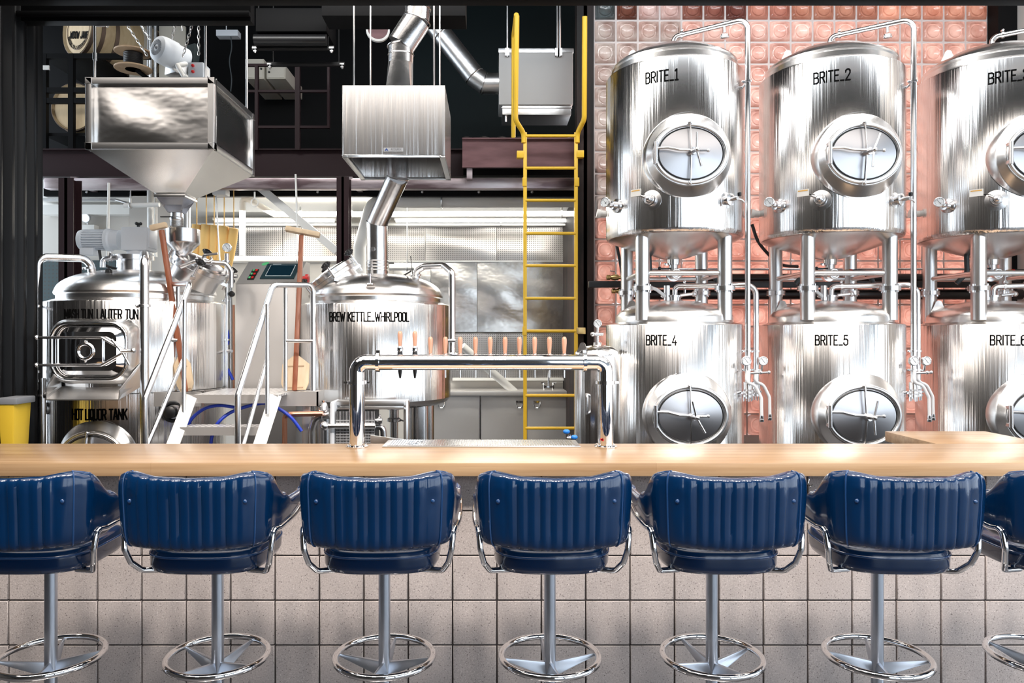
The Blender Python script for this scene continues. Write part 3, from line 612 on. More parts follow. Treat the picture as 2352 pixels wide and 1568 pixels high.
def manway(t, cx, cy, r, z, spin, sc=1.):
    """collar, oval door and T-handle on the viewer's side of a tank"""
    fy = cy-r-.045; y0 = cy-sqrt(r*r-(.30*sc)**2)+.01
    mw = MB()
    n = 64
    def ring(rx, rz, y): return [Vector((cx+rx*cos(2*pi*k/n), y if y is not None else cy-sqrt(max(r*r-(rx*cos(2*pi*k/n))**2, 0))-.001, z+rz*sin(2*pi*k/n))) for k in range(n)]
    rings = [ring(.302*sc, .300*sc, None), ring(.298*sc, .296*sc, fy+.058), ring(.290*sc, .288*sc, fy+.045), ring(.268*sc, .225*sc, fy+.012), ring(.262*sc, .215*sc, fy), ring(.226*sc, .180*sc, fy), ring(.222*sc, .176*sc, fy+.016)]
    # base follows the shell
    vs = [p for q in rings for p in q]; fs = []
    for i in range(len(rings)-1):
        for k in range(n): k2 = (k+1) % n; fs.append((i*n+k, i*n+k2, (i+1)*n+k2, (i+1)*n+k))
    mo = mw.add(vs, fs).build('manway_collar', 'dome', t, smooth=40)
    MB().torus((cx, fy-.002, z), .244*sc, .013*sc, (0, -1, 0), n=72, m=12, sx=1., sy=.198/.244, u=(1, 0, 0)).build('door_frame', 'steel', mo)
    MB().torus((cx, fy-.001, z), .223*sc, .005, (0, -1, 0), n=72, m=8, sx=1., sy=.177/.223, u=(1, 0, 0)).build('door_gasket', 'blackm', mo)
    dr = MB(); dr.lathe([(.222*sc, .004), (.216*sc, .012), (.19*sc, .016), (.08*sc, .030), (.03*sc, .034), (1e-5, .034)], (cx, fy+.006, z), (0, -1, 0), n=72, sx=1., sy=.176/.222, u=(1, 0, 0))
    do = dr.build('manway_door', 'sheetdoor', t, smooth=40)
    hb = MB(); hb.bar((cx-.012, fy-.035, z+.205*sc), (cx-.012, fy-.062, z), .022, .008, (1, 0, 0)); hb.bar((cx-.012, fy-.062, z), (cx-.012, fy-.035, z-.205*sc), .022, .008, (1, 0, 0))
    hb.ball((cx-.012, fy-.03, z+.205*sc), .016, 10); hb.ball((cx-.012, fy-.03, z-.205*sc), .016, 10)
    hb.build('crossbar', 'tube', do, bev=.002)
    hg = MB(); hx = cx-.243*sc
    hg.cyl((hx, fy-.03, z-.075*sc), (hx, fy-.03, z+.075*sc), .014, n=14); hg.bx(hx-.012, hx+.012, fy-.03, fy+.01, z-.07*sc, z-.05*sc); hg.bx(hx-.012, hx+.012, fy-.03, fy+.01, z+.05*sc, z+.07*sc)
    hg.tube([(hx, fy-.03, z+.03*sc), (hx+.08*sc, fy-.045, z+.03*sc), (hx+.15*sc, fy-.062, z+.012), (cx+.0, fy-.066, z+.008)], .009, 10, fil=.03); hg.tube([(cx, fy-.066, z+.006), (cx+.1*sc, fy-.07, z+.006)], .007, 8); hg.ball((cx+.1*sc, fy-.07, z+.006), .013, 10)
    hg.build('hinge_arm', 'tube', do)
    th = MB(); th.cyl((cx-.012, fy-.02, z), (cx+.012, fy-.12, z), .014, n=14); th.cyl((cx-.01, fy-.05, z), (cx+.0, fy-.085, z), .025, n=16)
    for a in (spin, spin+pi*.92): th.tube([(cx+.01, fy-.112, z), (cx+.01+.115*sc*sin(a), fy-.118, z+.115*sc*cos(a))], [.008, .0075], 10)
    th.ball((cx+.013, fy-.12, z), .017, 10); th.build('t_handle', 'tube', do)
M['sheetdoor'] = steel('spun_door_steel', (.52, .52, .54), .32, .04, (3, 3, 3))
YT_, RT = 5.6, .505
def lug(mb, c, ang, s=1.):
    c = Vector(c); e = Vector((sin(ang), -cos(ang), 0)); u = Vector((cos(ang), sin(ang), 0))
    pol = []
    for a in range(0, 181, 20): pol.append((.024*s*cos(R(a)), .055*s+.024*s*sin(R(a))))
    pol = [(.05*s, 0)]+pol+[(-.05*s, 0)]
    mb.prism(pol, c-e*.004, u, Vector((0, 0, 1)), e*.008); mb.lathe([(.011*s, 0), (.0111*s, .0005)], c+Vector((0, 0, .055*s))-e*.0085*0+e*.0045, e, n=14)
def dome_prof(r0, zb, zt, n=12, sq=2.3): return [(r0*cos(pi/2*k/n)**(2/sq*1.) if k < n else 1e-6, zb+(zt-zb)*sin(pi/2*k/n)) for k in range(n+1)]
def brite_upper(X, num, lab, spin):
    c = (X, YT_); t = thing('brite_tank', (X, YT_, 0), lab, 'beer tank')
    zb, zt_ = 2.372, 3.552
    sh = MB(); sh.lathe([(.470, zb-.034), (.494, zb-.026), (RT-.003, zb-.010), (RT, zb+.01), (RT, zt_-.003), (RT-.004, zt_+.004), (.455, zt_+.030)], (X, YT_, 0), n=96)
    sh.build('shell', 'tank', t, smooth=30)
    bt = MB(); bt.lathe([(.485, zb-.030), (.45, zb-.045), (.30, zb-.10), (.10, zb-.165), (.05, zb-.175), (.05, zb-.20)], (X, YT_, 0), n=64); bt.build('bottom_cone', 'dome', t)
    dm = MB(); dm.lathe([(.452, zt_+.02), (.452, zt_+.065), (.462, zt_+.075), (.462, zt_+.088), (.44, zt_+.11), (.30, zt_+.185), (.06, zt_+.215), (.06, zt_+.26), (1e-6, zt_+.26)], (X, YT_, 0), n=72)
    lug(dm, (X-.30, YT_+.05, zt_+.17), R(-20), 1.); dm.build('dome', 'dome', t)
    for sx, sy in ((-1, -1), (1, -1), (-1, 1), (1, 1)):
        lx, ly = X+.295*sx, YT_+.295*sy
        l = MB(); l.cyl((lx, ly, 1.735), (lx, ly, zb+(.03 if sy < 0 else .0)), .0505, n=28); lo = l.build('leg', 'steel', t)
        fl = MB(); fl.lathe([(.0505, -.018), (.071, -.016), (.071, -.003), (.0715, .003), (.071, .016), (.0505, .018)], (lx, ly, 1.962), n=28)
        for k in range(4): a = pi/2*k+.4; fl.lathe([(.008, -.03), (.008, .03)], (lx+.063*cos(a), ly+.063*sin(a), 1.962), n=8)
        fl.build('flange', 'tube', lo)
    br_ = MB(); zz = 2.072
    for a, b, z1, z2 in (((-1, -1), (1, -1), zz, zz), ((-1, 1), (1, 1), zz, zz), ((-1, -1), (-1, 1), zz, zz), ((1, -1), (1, 1), zz, zz)):
        br_.cyl((X+.295*a[0], YT_+.295*a[1], z1), (X+.295*b[0], YT_+.295*b[1], z2), .019, n=14)
    br_.build('cross_brace', 'steel', t)
    manway(t, X-.02, YT_, RT, 2.864, spin)
    for nm, h, z in (('lettering', .074, 3.425),): lettering('BRITE_%d' % num, h, on_cyl(c, RT, -.405, z), 1., .12, .15).build(nm, 'lett', t, smooth=0)
    # outlet valve under the cone
    v = MB(); v.cyl((X, YT_, 2.21), (X, YT_, 2.10), .034, n=20); clampring(v, (X, YT_, 2.165), (0, 0, 1), .036)
    v.lathe([(.045, -.06), (.05, -.055), (.05, -.02), (.03, -.018), (.03, .06)], (X+.005, YT_, 2.085), (0, -1, 0), n=24); v.torus((X+.005, YT_-.062, 2.085), .033, .01, (0, -1, 0), n=24); v.cyl((X+.02, YT_, 2.09), (X+.11, YT_, 2.105), .014, n=12)
    vo = v.build('outlet_valve', 'tube', t)
    k = MB(); k.cyl((X-.02, YT_-.02, 2.13), (X-.105, YT_-.02, 2.13), .005, n=8); k.ball((X-.11, YT_-.02, 2.13), .014, 10); k.build('valve_knob', 'blackm', vo)
    k = MB(); k.cyl((X+.11, YT_, 2.105), (X+.15, YT_, 2.108), .016, n=12); k.build('brass_fitting', 'brass', vo)
    k = MB(); k.cyl((X+.148, YT_, 2.108), (X+.165, YT_, 2.108), .018, n=12); k.build('red_cap', 'red', vo)
    k = MB(); k.tube([(X+.16, YT_, 2.108), (X+.25, YT_+.0, 2.11), (X+.33, YT_+.02, 2.05), (X+.36, YT_+.04, 1.98)], .017, 10, fil=.06); k.build('hose', 'rubber', t); k = MB(); k.tube([(X-.18, YT_+.02, 2.24), (X-.175, YT_+.02, 2.10), (X-.24, YT_+.05, 2.02)], .018, 10, fil=.06); k.build('hose', 'rubber', t)
    # dial thermometer, carbonation port and sample valve on the front
    a, z = surf(1418, 473, (1.39, YT_), RT); e = Vector((sin(a), -cos(a), 0)); p = Vector((X, YT_, z))+e*RT
    g = MB(); g.lathe([(.052, -.012), (.052, .012), (.034, .02), (.032, .05), (.018, .052), (.016, .075)], p, e, n=22); cc = p+e*.085+Vector((-.02, -.02, .018))
    g.tube([p+e*.05, cc], .013, 10); fc, nd = gauge(g, cc, e*.55+Vector((-.22, -.75, .0)), .036); go = g.build('thermometer', 'tube', t); fc.build('dial', 'glassface', go); nd.build('needle', 'needle', go)
    a, z = surf(1496, 460, (1.39, YT_), RT); e = Vector((sin(a), -cos(a), 0)); p = Vector((X, YT_, z))+e*RT; u = Vector((cos(a), sin(a), 0))
    g = MB(); g.lathe([(.072, -.012), (.072, .001), (.036, .006), (.034, .035), (.046, .037), (.046, .05), (.02, .054), (.018, .085), (.01, .09)], p, e, n=28); g.tube([p+e*.07, p+e*.085-u*.05+Vector((0, 0, .025))], .009, 10); g.torus(p+e*.05, .03, .007, e, n=24); g.build('carbonation_port', 'tube', t)
    a, z = surf(1668, 460, (1.39, YT_), RT); e = Vector((sin(a), -cos(a), 0)); p = Vector((X, YT_, z))+e*RT; u = Vector((cos(a), sin(a), 0))
    g = MB(); g.lathe([(.055, -.015), (.055, .0), (.034, .005), (.032, .03), (.042, .032), (.042, .044), (.018, .05)], p, e, n=24); g.tube([p+e*.04, p+e*.10], .014, 10); g.tube([p+e*.085, p+e*.085+u*.06+Vector((0, 0, -.005)), p+e*.09+u*.075+Vector((0, 0, -.02))], .008, 10); vo = g.build('sample_valve', 'tube', t)
    MB().lathe([(.012, 0), (.014, .008), (.014, .022), (.01, .026)], p+e*.085+u*.035+Vector((0, 0, .02)), n=14).build('valve_cap', 'blackm', vo)
    fn = on_cyl(c, RT, surf(1461, 430, (1.39, YT_), RT)[0], 2.632, .006)
    tg = MB(); tg.grid(lambda q, w: fn(-.042+.084*q, -.024+.05*w), 6, 1); to = tg.build('paper_tag', 'tag', t, norm=False)
    tg = MB(); fn2 = on_cyl(c, RT, surf(1461, 430, (1.39, YT_), RT)[0], 2.632, .0075); tg.grid(lambda q, w: fn2(-.034+.068*q, .012+.008*w), 6, 1); tg.build('orange_stripe', 'tago', to, norm=False)
    MB().tube([fn(.042, -.014), fn(.07, -.018), fn(.10, -.03)], .0025, 6).build('tag_wire', 'blackm', t)
    # white knob fitting behind on the left
    w = MB(); w.cyl((X-.49, YT_+.1, 2.56), (X-.555, YT_+.1, 2.565), .024, n=16); w.cyl((X-.54, YT_+.1, 2.56), (X-.565, YT_+.1, 2.565), .034, n=16); w.build('side_port', 'white', t)
    # carbon dioxide pipe: over the dome and down the right side to the gauge and hoses
    pz = zt_+.33; tx, ty = X+.45, YT_-.32
    pp = MB(); pp.tube([(X, YT_, zt_+.24), (X, YT_, pz), (tx, ty, pz), (tx, ty, 1.175)], .0195, 16, fil=.075, fn=8)
    clampring(pp, (X+.055, YT_-.04, pz), (.45, -.32, 0), .021); po = thing('gas_pipe', (tx, ty, 1.175), 'tall gas pipe bent over the %s upper tank, gauge and hoses below' % ('first', 'second', 'third')[num-1], 'pipe'); pp.build('pipe', 'tube', po)
    g = MB(); q = Vector((X, YT_, pz)).lerp(Vector((tx, ty, pz)), .70); g.cyl(q, q-Vector((0, 0, .06)), .011, n=12); g.lathe([(.018, 0), (.028, .004), (.028, .03), (.012, .034)], q-Vector((0, 0, .105)), n=14); g.tube([q-Vector((.03, 0, .09)), q-Vector((-.03, 0, .09))], .01, 10); g.build('relief_valve', 'tube', po)
    g = MB(); g.tube([(X+.42, YT_-.20, 3.395), (tx, ty, 3.435)], .009, 10); clampring(g, (tx, ty, 3.435), (0, 0, 1), .0205, .008); g.build('pipe_bracket', 'tube', po)
    manifold(po, tx, ty, 1.445, -1)
    return t
def manifold(po, x, y, z, sg):
    """gauge, tee, valve and drooping hoses at the foot of a gas pipe"""
    g = MB(); cc = Vector((x+.030*sg, y-.06, z)); g.tube([(x+.03*sg, y-.045, z), (x+.03*sg, y-.03, z-.07), (x, y, z-.07)], .008, 8, fil=.01); fc, nd = gauge(g, cc, (0, -1, .05), .034)
    go = g.build('pressure_gauge', 'tube', po); fc.build('dial', 'glassface', go); nd.build('needle', 'needle', go)
    v = MB()
    for dz in (.07, -.065): k = MB(); clampring(k, (x, y, z+dz), (0, 0, 1), .0205, .007); k.build('pipe_clamp', 'tube', po)
    v.tube([(x, y, z-.10), (x, y, z-.17)], .012, 10); v.lathe([(.022, -.02), (.03, -.015), (.03, .035), (.022, .04)], (x, y, z-.19), n=18); clampring(v, (x, y, z-.225), (0, 0, 1), .03, .009); v.lathe([(.035, -.008), (.035, .008)], (x, y, z-.25), n=18)
    for k in range(4): a = pi/2*k; v.cyl((x+.026*cos(a), y+.026*sin(a), z-.29), (x+.026*cos(a), y+.026*sin(a), z-.21), .005, n=8)
    v.tube([(x, y, z-.09), (x+.075, y-.02, z-.085)], .008, 10); v.ball((x+.085, y-.02, z-.083), .014, 10); v.tube([(x, y, z-.18), (x, y, z-.26)], .012, 10); v.build('valve', 'tube', po)
    h = MB(); h.tube([(x-.015, y-.04, z-.07), (x-.03, y-.05, z-.15), (x+.03, y-.06, z-.17), (x+.075, y-.06, z-.26), (x+.078, y-.06, z-.40)], .011, 10, fil=.06); ho = h.build('hose', 'clearhose', po)
    MB().lathe([(.012, 0), (.015, .004), (.015, .02), (.012, .022), (.013, .03), (.013, .045)], (x+.078, y-.06, z-.43), n=12).build('hose_end', 'tube', ho)
def brite_lower(X, num, lab, spin):
    c = (X, YT_); t = thing('brite_tank', (X, YT_, 0), lab, 'beer tank')
    zt_ = 1.700
    sh = MB(); sh.lathe([(.40, .25), (RT, .33), (RT, zt_-.003), (RT-.004, zt_+.004), (.436, zt_+.022)], (X, YT_, 0), n=96); sh.build('shell', 'tank', t, smooth=30)
    dm = MB(); dm.lathe([(.436, zt_+.015), (.432, zt_+.058), (.428, zt_+.072), (.40, zt_+.105), (.32, zt_+.145), (.18, zt_+.178), (.06, zt_+.188), (1e-6, zt_+.19)], (X, YT_, 0), n=72)
    for sx in (-1, 1): lug(dm, (X+sx*.27, YT_+.22 if sx < 0 else YT_+.25, zt_+.12), R(15*sx), 1.)
    dm.build('dome', 'dome', t)
    for sx, sy in ((-1, -1), (1, -1), (-1, 1), (1, 1)): MB().cyl((X+.33*sx, YT_+.33*sy, 0), (X+.33*sx, YT_+.33*sy, .34), .045, n=16).build('leg', 'steel', t)
    manway(t, X-.02, YT_, RT, 1.075, spin)
    lettering('BRITE_%d' % num, .066, on_cyl(c, RT, -.41, 1.592), 1., .12, .15).build('lettering', 'lett', t, smooth=0)
    tx, ty = X+.56, YT_-.18; pz = 1.995
    pp = MB(); pp.cyl((X+.0, YT_-.0, zt_+.18), (X+.0, YT_, zt_+.215), .055, n=24); clampring(pp, (X, YT_, zt_+.22), (0, 0, 1), .05)
    pp.tube([(X+.01, YT_, zt_+.22), (X+.01, YT_, pz), (tx, ty, pz), (tx, ty, 1.19)], .0205, 16, fil=.075, fn=8); pp.cyl((X-.055, YT_-.02, zt_+.19), (X-.055, YT_-.02, zt_+.30), .024, n=16)
    g = Vector((X+.08, YT_-.02, pz)); clampring(pp, g, (1, -.3, 0), .021); pp.cyl(g, g-Vector((0, 0, .06)), .008, n=8); pp.cyl((X+.04, YT_-.04, zt_+.225), (X+.13, YT_-.05, zt_+.235), .012, n=10); pp.ball((X+.14, YT_-.05, zt_+.235), .02, 10)
    po = thing('gas_pipe', (tx, ty, 1.19), 'short bent gas pipe from the dome of the %s lower tank, with gauge and hoses' % ('first', 'second', 'third')[num-4], 'pipe'); pp.build('pipe', 'tube', po); manifold(po, tx, ty, 1.44, 1)
    MB().tube([(X-.045, YT_-.02, zt_+.2), (X-.14, YT_-.05, zt_+.27), (X-.28, YT_-.2, zt_+.29)], .013, 8, fil=.05).build('hose', 'clearhose', t)
    return t
XS = (1.39, 2.573, 3.80)
for i, X in enumerate(XS):
    w = ('beside the dark steel column', 'in the middle of the three', 'at the right edge of the photo')[i]
    brite_upper(X, i+1, ('upper steel tank lettered BRITE_1, nearest the dark steel column', 'upper steel tank lettered BRITE_2, its left side reflecting salmon', 'upper steel tank lettered BRITE_3, cut by the right photo edge')[i], (.0, .35, -.2)[i])
    brite_lower(X, i+4, ('lower steel tank lettered BRITE_4, beside the small chrome vessel', 'lower steel tank lettered BRITE_5, middle of the lower row', 'lower steel tank lettered BRITE_6, behind the oak counter return')[i], (-.25, .2, .1)[i])
# pipes and bars running behind the tanks
for nm, y, r, x0, x1, mat, lab, Y in (('insulated_pipe', 676, .045, 1425, 2345, 'blackm', 'fat black insulated pipe, lowest of those behind the tank legs', 6.35), ('insulated_pipe', 640, .045, 1600, 2345, 'blackm', 'upper fat black insulated pipe behind the tank legs', 6.5),
        ('thin_pipe', 618, .012, 1440, 2300, 'tube', 'thin silver conduit above the black pipes behind the tanks', 6.6)):
    one(MB().cyl(P(x0, y, Y), P(x1, y, Y), r, n=20), nm, mat, lab, 'pipe')
one(MB().bar(P(1352, 653, 6.3), P(2340, 653, 6.3), .06, .055, (0, 0, 1)), 'pipe_support', 'blackm', 'flat black support bar running from the dark column behind the tanks', 'support bar', bev=.004)
for y, x0, lab in ((637, 1393, 'upper brass valve, just over the dark bar, beside the first tank leg'), (668, 1405, 'lower brass valve beside the first tank leg')):
    v = thing('brass_valve', P(x0+20, y, 6.32), lab, 'valve'); a, b = P(x0, y, 6.32), P(x0+44, y, 6.32)
    MB().lathe([(.014, 0), (.022, .004), (.022, .03), (.015, .035), (.026, .06), (.026, .1), (.016, .104), (.016, (b-a).length)], a, (1, 0, 0), n=14).build('body', 'brass', v)
    MB().tube([a+Vector((.08, 0, .02)), a+Vector((.08, 0, .05)), a+Vector((.03, -.01, .055))], .006, 8, fil=.01).build('lever', 'tube', v)
for i, (pts, lab) in enumerate(((((1415, 555, 6.0), (1424, 600, 6.05), (1430, 640, 6.1)), 'thin dark hose hanging down left of the first tank legs'), (((1727, 515, 6.0), (1745, 560, 6.0), (1790, 605, 6.1), (1832, 612, 6.2)), 'thin dark hose drooping between BRITE_1 and BRITE_2'))):
    one(MB().tube(catmull([P(*p) for p in pts], 6), .013, 10), 'hose', 'rubber', lab, 'hose')
# stout chrome vessel beside the first lower tank
v = thing('pressure_vessel', P(1372, 900, 5.35), 'small polished chrome vessel between the yellow ladder and BRITE_4', 'vessel'); c = P(1372, 900, 5.35); r = .165
v.location.z = 0; WL[v] = Vector(v.location)
b_ = MB(); zt2 = P(0, 818, 5.35).z; b_.lathe([(r*.9, .3), (r, .34), (r, zt2), (r*.96, zt2+.03), (r*.7, zt2+.065), (r*.3, zt2+.08), (.03, zt2+.083), (.03, zt2+.10), (1e-6, zt2+.10)], (c.x, c.y, 0), n=48)
bo = b_.build('body', 'tank', v, smooth=40)
g = MB(); g.cyl((c.x, c.y, zt2+.09), (c.x, c.y, zt2+.22), .011, n=12); g.tube([(c.x-.03, c.y-.02, zt2+.16), (c.x+.04, c.y+.0, zt2+.16)], .012, 10); g.ball((c.x-.036, c.y-.02, zt2+.16), .017, 10); fc, nd = gauge(g, (c.x, c.y-.015, zt2+.235), (-.2, -1, 0), .03); go = g.build('top_valve', 'tube', v)
fc.build('dial', 'glassface', go); nd.build('needle', 'needle', go)
g = MB(); lug(g, (c.x-.115, c.y-.07, zt2+.03), R(-25), .9); g.build('lifting_lug', 'tube', v)
g = MB(); p = P(1348, 928, 5.2); g.tube([(p.x, p.y+.03, p.z+.07), (p.x, p.y-.02, p.z+.06), (p.x, p.y-.02, p.z-.06), (p.x, p.y+.03, p.z-.07)], .009, 10, fil=.02); g.build('grab_handle', 'tube', v)
g = MB()
for a in (R(80), R(200), R(320)): g.cyl((c.x+.13*cos(a), c.y+.13*sin(a), 0), (c.x+.13*cos(a), c.y+.13*sin(a), .36), .018, n=12)
g.build('feet', 'tube', v)

# ------------------------------------------------------------------ mash tun over the hot liquor tank
def shoulder_dome(t, c, r, z, rd, top, name='dome', extra=None):
    dm = MB(); dm.lathe([(rd-.012, z+.02), (rd-.012, z+.055), (rd, z+.062), (rd+.004, z+.075)]+[(rd*cos(pi/2*k/14)**.78 if k < 14 else 1e-6, z+.075+(top-z-.075)*sin(pi/2*k/14)**1.0) for k in range(1, 15)], (c[0], c[1], 0), n=96)
    return dm.build(name, 'dome', t, smooth=35)
def tilted_manway(t, base, ax, r, ln, knobs):
    ax = Vector(ax).normalized(); base = Vector(base)
    m = MB(); m.lathe([(r*.93, -.06), (r*.93, ln), (r*1.04, ln+.004), (r*1.04, ln+.03)], base, ax, n=48); mo = m.build('manway_neck', 'steel', t)
    l = MB(); l.lathe([(r*1.07, ln+.032), (r*1.09, ln+.036), (r*1.09, ln+.066), (r*1.04, ln+.074), (r*.9, ln+.07), (r*.86, ln+.078), (r*.3, ln+.092), (1e-5, ln+.094)], base, ax, n=48); l.build('manway_lid', 'tube', t)
    u = ax.cross(Vector((0, 1, 0))).normalized(); w = ax.cross(u)
    for a in knobs:
        e = u*cos(R(a))+w*sin(R(a)); p = base+e*r*1.14
        b = MB(); b.cyl(p+ax*(ln-.05), p+ax*(ln+.10), .009, n=10); b.bar(p+ax*(ln-.01)-e*.04, p+ax*(ln-.01)+e*.015, .03, .02); bo = b.build('swing_bolt', 'tube', mo)
        k = MB()
        k.lathe([(.012, .09), (.026, .10), (.030, .112), (.026, .128), (.012, .134)], p+ax*ln, ax, n=12)
        for q in range(5): d = (u*cos(2*pi*q/5)+w*sin(2*pi*q/5)); k.ball(p+ax*(ln+.114)+d*.028, .011, 8)
        k.build('star_knob', 'blackm', mo)
MC, MR = (-2.565, 5.4), .605; zr = 1.850
mt_ = thing('mash_tun', (MC[0], MC[1], 0), 'big steel tank lettered MASH TUN_LAUTER TUN with side door and chute', 'brew tank')
ZS = P(0, 905, 4.8).z
sh = MB(); sh.lathe([(MR, ZS+.004), (MR, zr-.003), (MR-.004, zr+.004), (MR-.075, zr+.028)], (*MC, 0), n=110); sh.build('shell', 'tank', mt_, smooth=30)
shoulder_dome(mt_, MC, MR, zr, .535, 2.095)
lettering('MASH TUN_LAUTER TUN', .060, on_cyl(MC, MR, surf(225, 721, MC, MR)[0], surf(226, 721, MC, MR)[1]), .86, .14, .13).build('lettering', 'lett', mt_, smooth=0)
# side door: rounded frame, polished door, sight glass and hinge straps
a0, dz = surf(220, 806, MC, MR); DX, DY, DZ = MC[0]-.0, MC[1]-MR-.055, dz
def rrect(hx, hz, r, n=8):
    out = []
    for cx, cz, b in ((hx-r, hz-r, 0), (-hx+r, hz-r, 90), (-hx+r, -hz+r, 180), (hx-r, -hz+r, 270)):
        out += [(cx+r*cos(R(b+90*k/n)), cz+r*sin(R(b+90*k/n))) for k in range(n+1)]
    return out
nk = MB(); rings = []
for hx, hz, r, y in ((.275, .225, .11, MC[1]-MR*.86), (.262, .205, .11, DY+.02), (.245, .187, .11, DY-.005), (.232, .174, .10, DY), (.228, .170, .10, DY+.03)): rings.append([(DX+x, y, DZ+z) for x, z in rrect(hx, hz, r)])
n = len(rings[0]); nk.add([p for q in rings for p in q], [(i*n+k, i*n+(k+1) % n, (i+1)*n+(k+1) % n, (i+1)*n+k) for i in range(4) for k in range(n)])
no = nk.build('door_collar', 'dome', mt_)
MB().tube([(DX+x, DY-.006, DZ+z) for x, z in rrect(.238, .181, .105)], .011, 10, closed=True).build('door_frame', 'chrome', no)
d = MB(); r1 = rrect(.222, .165, .095); r2 = rrect(.18, .125, .05); r3 = rrect(.10, .075, .004)
d.add([(DX+x, DY+.008, DZ+z) for x, z in r1]+[(DX+x, DY-.012, DZ+z) for x, z in r2]+[(DX+x, DY-.014, DZ+z) for x, z in r3], [(i*n+k, i*n+(k+1) % n, (i+1)*n+(k+1) % n, (i+1)*n+k) for i in range(2) for k in range(n)]+[tuple(range(2*n, 3*n))])
do = d.build('side_door', 'chrome', mt_, smooth=20)
MB().bx(DX-.105, DX+.10, DY-.035, DY-.012, DZ-.078, DZ+.078).build('door_boss', 'copperish', do, bev=.003) if False else MB().bx(DX-.105, DX+.10, DY-.035, DY-.012, DZ-.078, DZ+.078).build('door_boss', 'chrome', do, bev=.003)
g = MB(); g.torus((DX-.005, DY-.04, DZ), .048, .012, (0, -1, 0), n=32); g.lathe([(.046, .036), (1e-5, .038)], (DX-.005, DY, DZ), (0, -1, 0), n=28)
for z in (.06, -.06): g.ball((DX-.005, DY-.04, DZ+z), .011, 8)
g.build('sight_glass', 'chrome', do)
g = MB()
for z in (.088, -.088):
    g.tube([(DX-.315, DY-.035, DZ+z), (DX+.10, DY-.04, DZ+z), (DX+.235, DY-.04, DZ+z*.12)], .009, 10, fil=.02); g.ball((DX-.318, DY-.035, DZ+z), .017, 10); g.cyl((DX-.27, DY-.035, DZ+z), (DX-.27, DY+.06, DZ+z), .010, n=10)
g.build('hinge_strap', 'tube', do)
g = MB(); g.tube([(DX+.175, DY-.06, DZ+.075), (DX+.245, DY-.06, DZ-.01), (DX+.285, DY-.06, DZ-.085)], .008, 10); g.cyl((DX+.235, DY-.065, DZ), (DX+.30, DY-.05, DZ+.005), .013, n=12); g.ball((DX+.305, DY-.05, DZ+.005), .018, 10); g.build('door_latch', 'tube', do)
# spent grain chute
yb, yf = MC[1]-MR+.02, 4.58
B = [P(140, 887, yb), P(322, 887, yb), P(272, 917, yf), P(105, 917, yf)]; 
ch = MB(); up = Vector((0, 0, .004)); ch.add(B+[b-Vector((0, 0, .006)) for b in B], [(0,1,2,3), (7,6,5,4), (0,4,5,1), (1,5,6,2), (2,6,7,3), (3,7,4,0)])
for (b, f, tb, tf) in ((B[0], B[3], P(138, 828, yb+.06), P(106, 890, yf)), (B[1], B[2], P(326, 828, yb+.06), P(273, 895, yf))):
    q = [b, f, tf, tb]; off = Vector((.004, 0, 0)); ch.add([x for x in q]+[x+off for x in q], [(0,1,2,3), (7,6,5,4), (0,4,5,1), (1,5,6,2), (2,6,7,3), (3,7,4,0)])
ch.build('grain_chute', 'steel', mt_, smooth=0)
# stirrer drive on the dome
mo = MB(); zc_ = P(0, 551, 5.4).z; x0, x1 = P(183, 0, 5.4).x, P(297, 0, 5.4).x
mo.lathe([(.05, 0), (.07, .008), (.076, .03), (.076, .04), (.070, .045)], (x0, 5.4, zc_), (1, 0, 0), n=32)
for k in range(26): a = 2*pi*k/26; e = Vector((0, cos(a), sin(a))); mo.bar(Vector((x0+.045, 5.4, zc_))+e*.071, Vector((x0+.20, 5.4, zc_))+e*.071, .008, .012, e)
mo.cyl((x0+.03, 5.4, zc_), (x0+.22, 5.4, zc_), .066, n=32); mo.lathe([(.066, 0), (.083, .004), (.083, .03), (.072, .04), (.072, .10)], (x0+.20, 5.4, zc_), (1, 0, 0), n=32)
md = mo.build('stirrer_motor', 'motor', mt_)
gb_ = MB(); gx0, gx1 = x1-.02, P(350, 0, 5.4).x; gb_.bx(gx0, gx1, 5.4-.09, 5.4+.09, zc_-.085, zc_+.085); gb_.bx(gx1-.02, gx1+.01, 5.4-.07, 5.4+.07, zc_-.065, zc_+.075); gb_.cyl(((gx0+gx1)/2, 5.4, zc_-.12), ((gx0+gx1)/2, 5.4, zc_-.08), .085, n=28)
gb_.build('gearbox', 'motor', md, bev=.014)
MB().bx(x0+.03, x0+.13, 5.4-.06, 5.4+.03, zc_-.115, zc_-.06).build('terminal_box', 'motor', md, bev=.006)
MB().tube([P(228, 574, 5.36), P(232, 600, 5.36), P(245, 612, 5.36), P(268, 618, 5.36)], .010, 8, fil=.05).build('motor_cable', 'blackm', md)
g = MB(); g.cyl(P(318, 524, 5.38), P(318, 517, 5.38), .012, n=10); q = P(318, 515, 5.38); [g.ball(q+Vector((.016*cos(k*2.1), .016*sin(k*2.1), .004)), .012, 8) for k in range(3)]; g.build('star_knob', 'blackm', md)
g = MB(); cx = P(308, 0, 5.4).x; g.lathe([(.115, 2.02), (.115, zc_-.15), (.135, zc_-.148), (.135, zc_-.115), (.10, zc_-.11)], (cx, 5.4, 0), n=40); g.build('drive_neck', 'tube', mt_)
tilted_manway(mt_, P(448, 632, 5.3), (.30, -.08, .55), .185, .035, (20, 110, 200, 290))
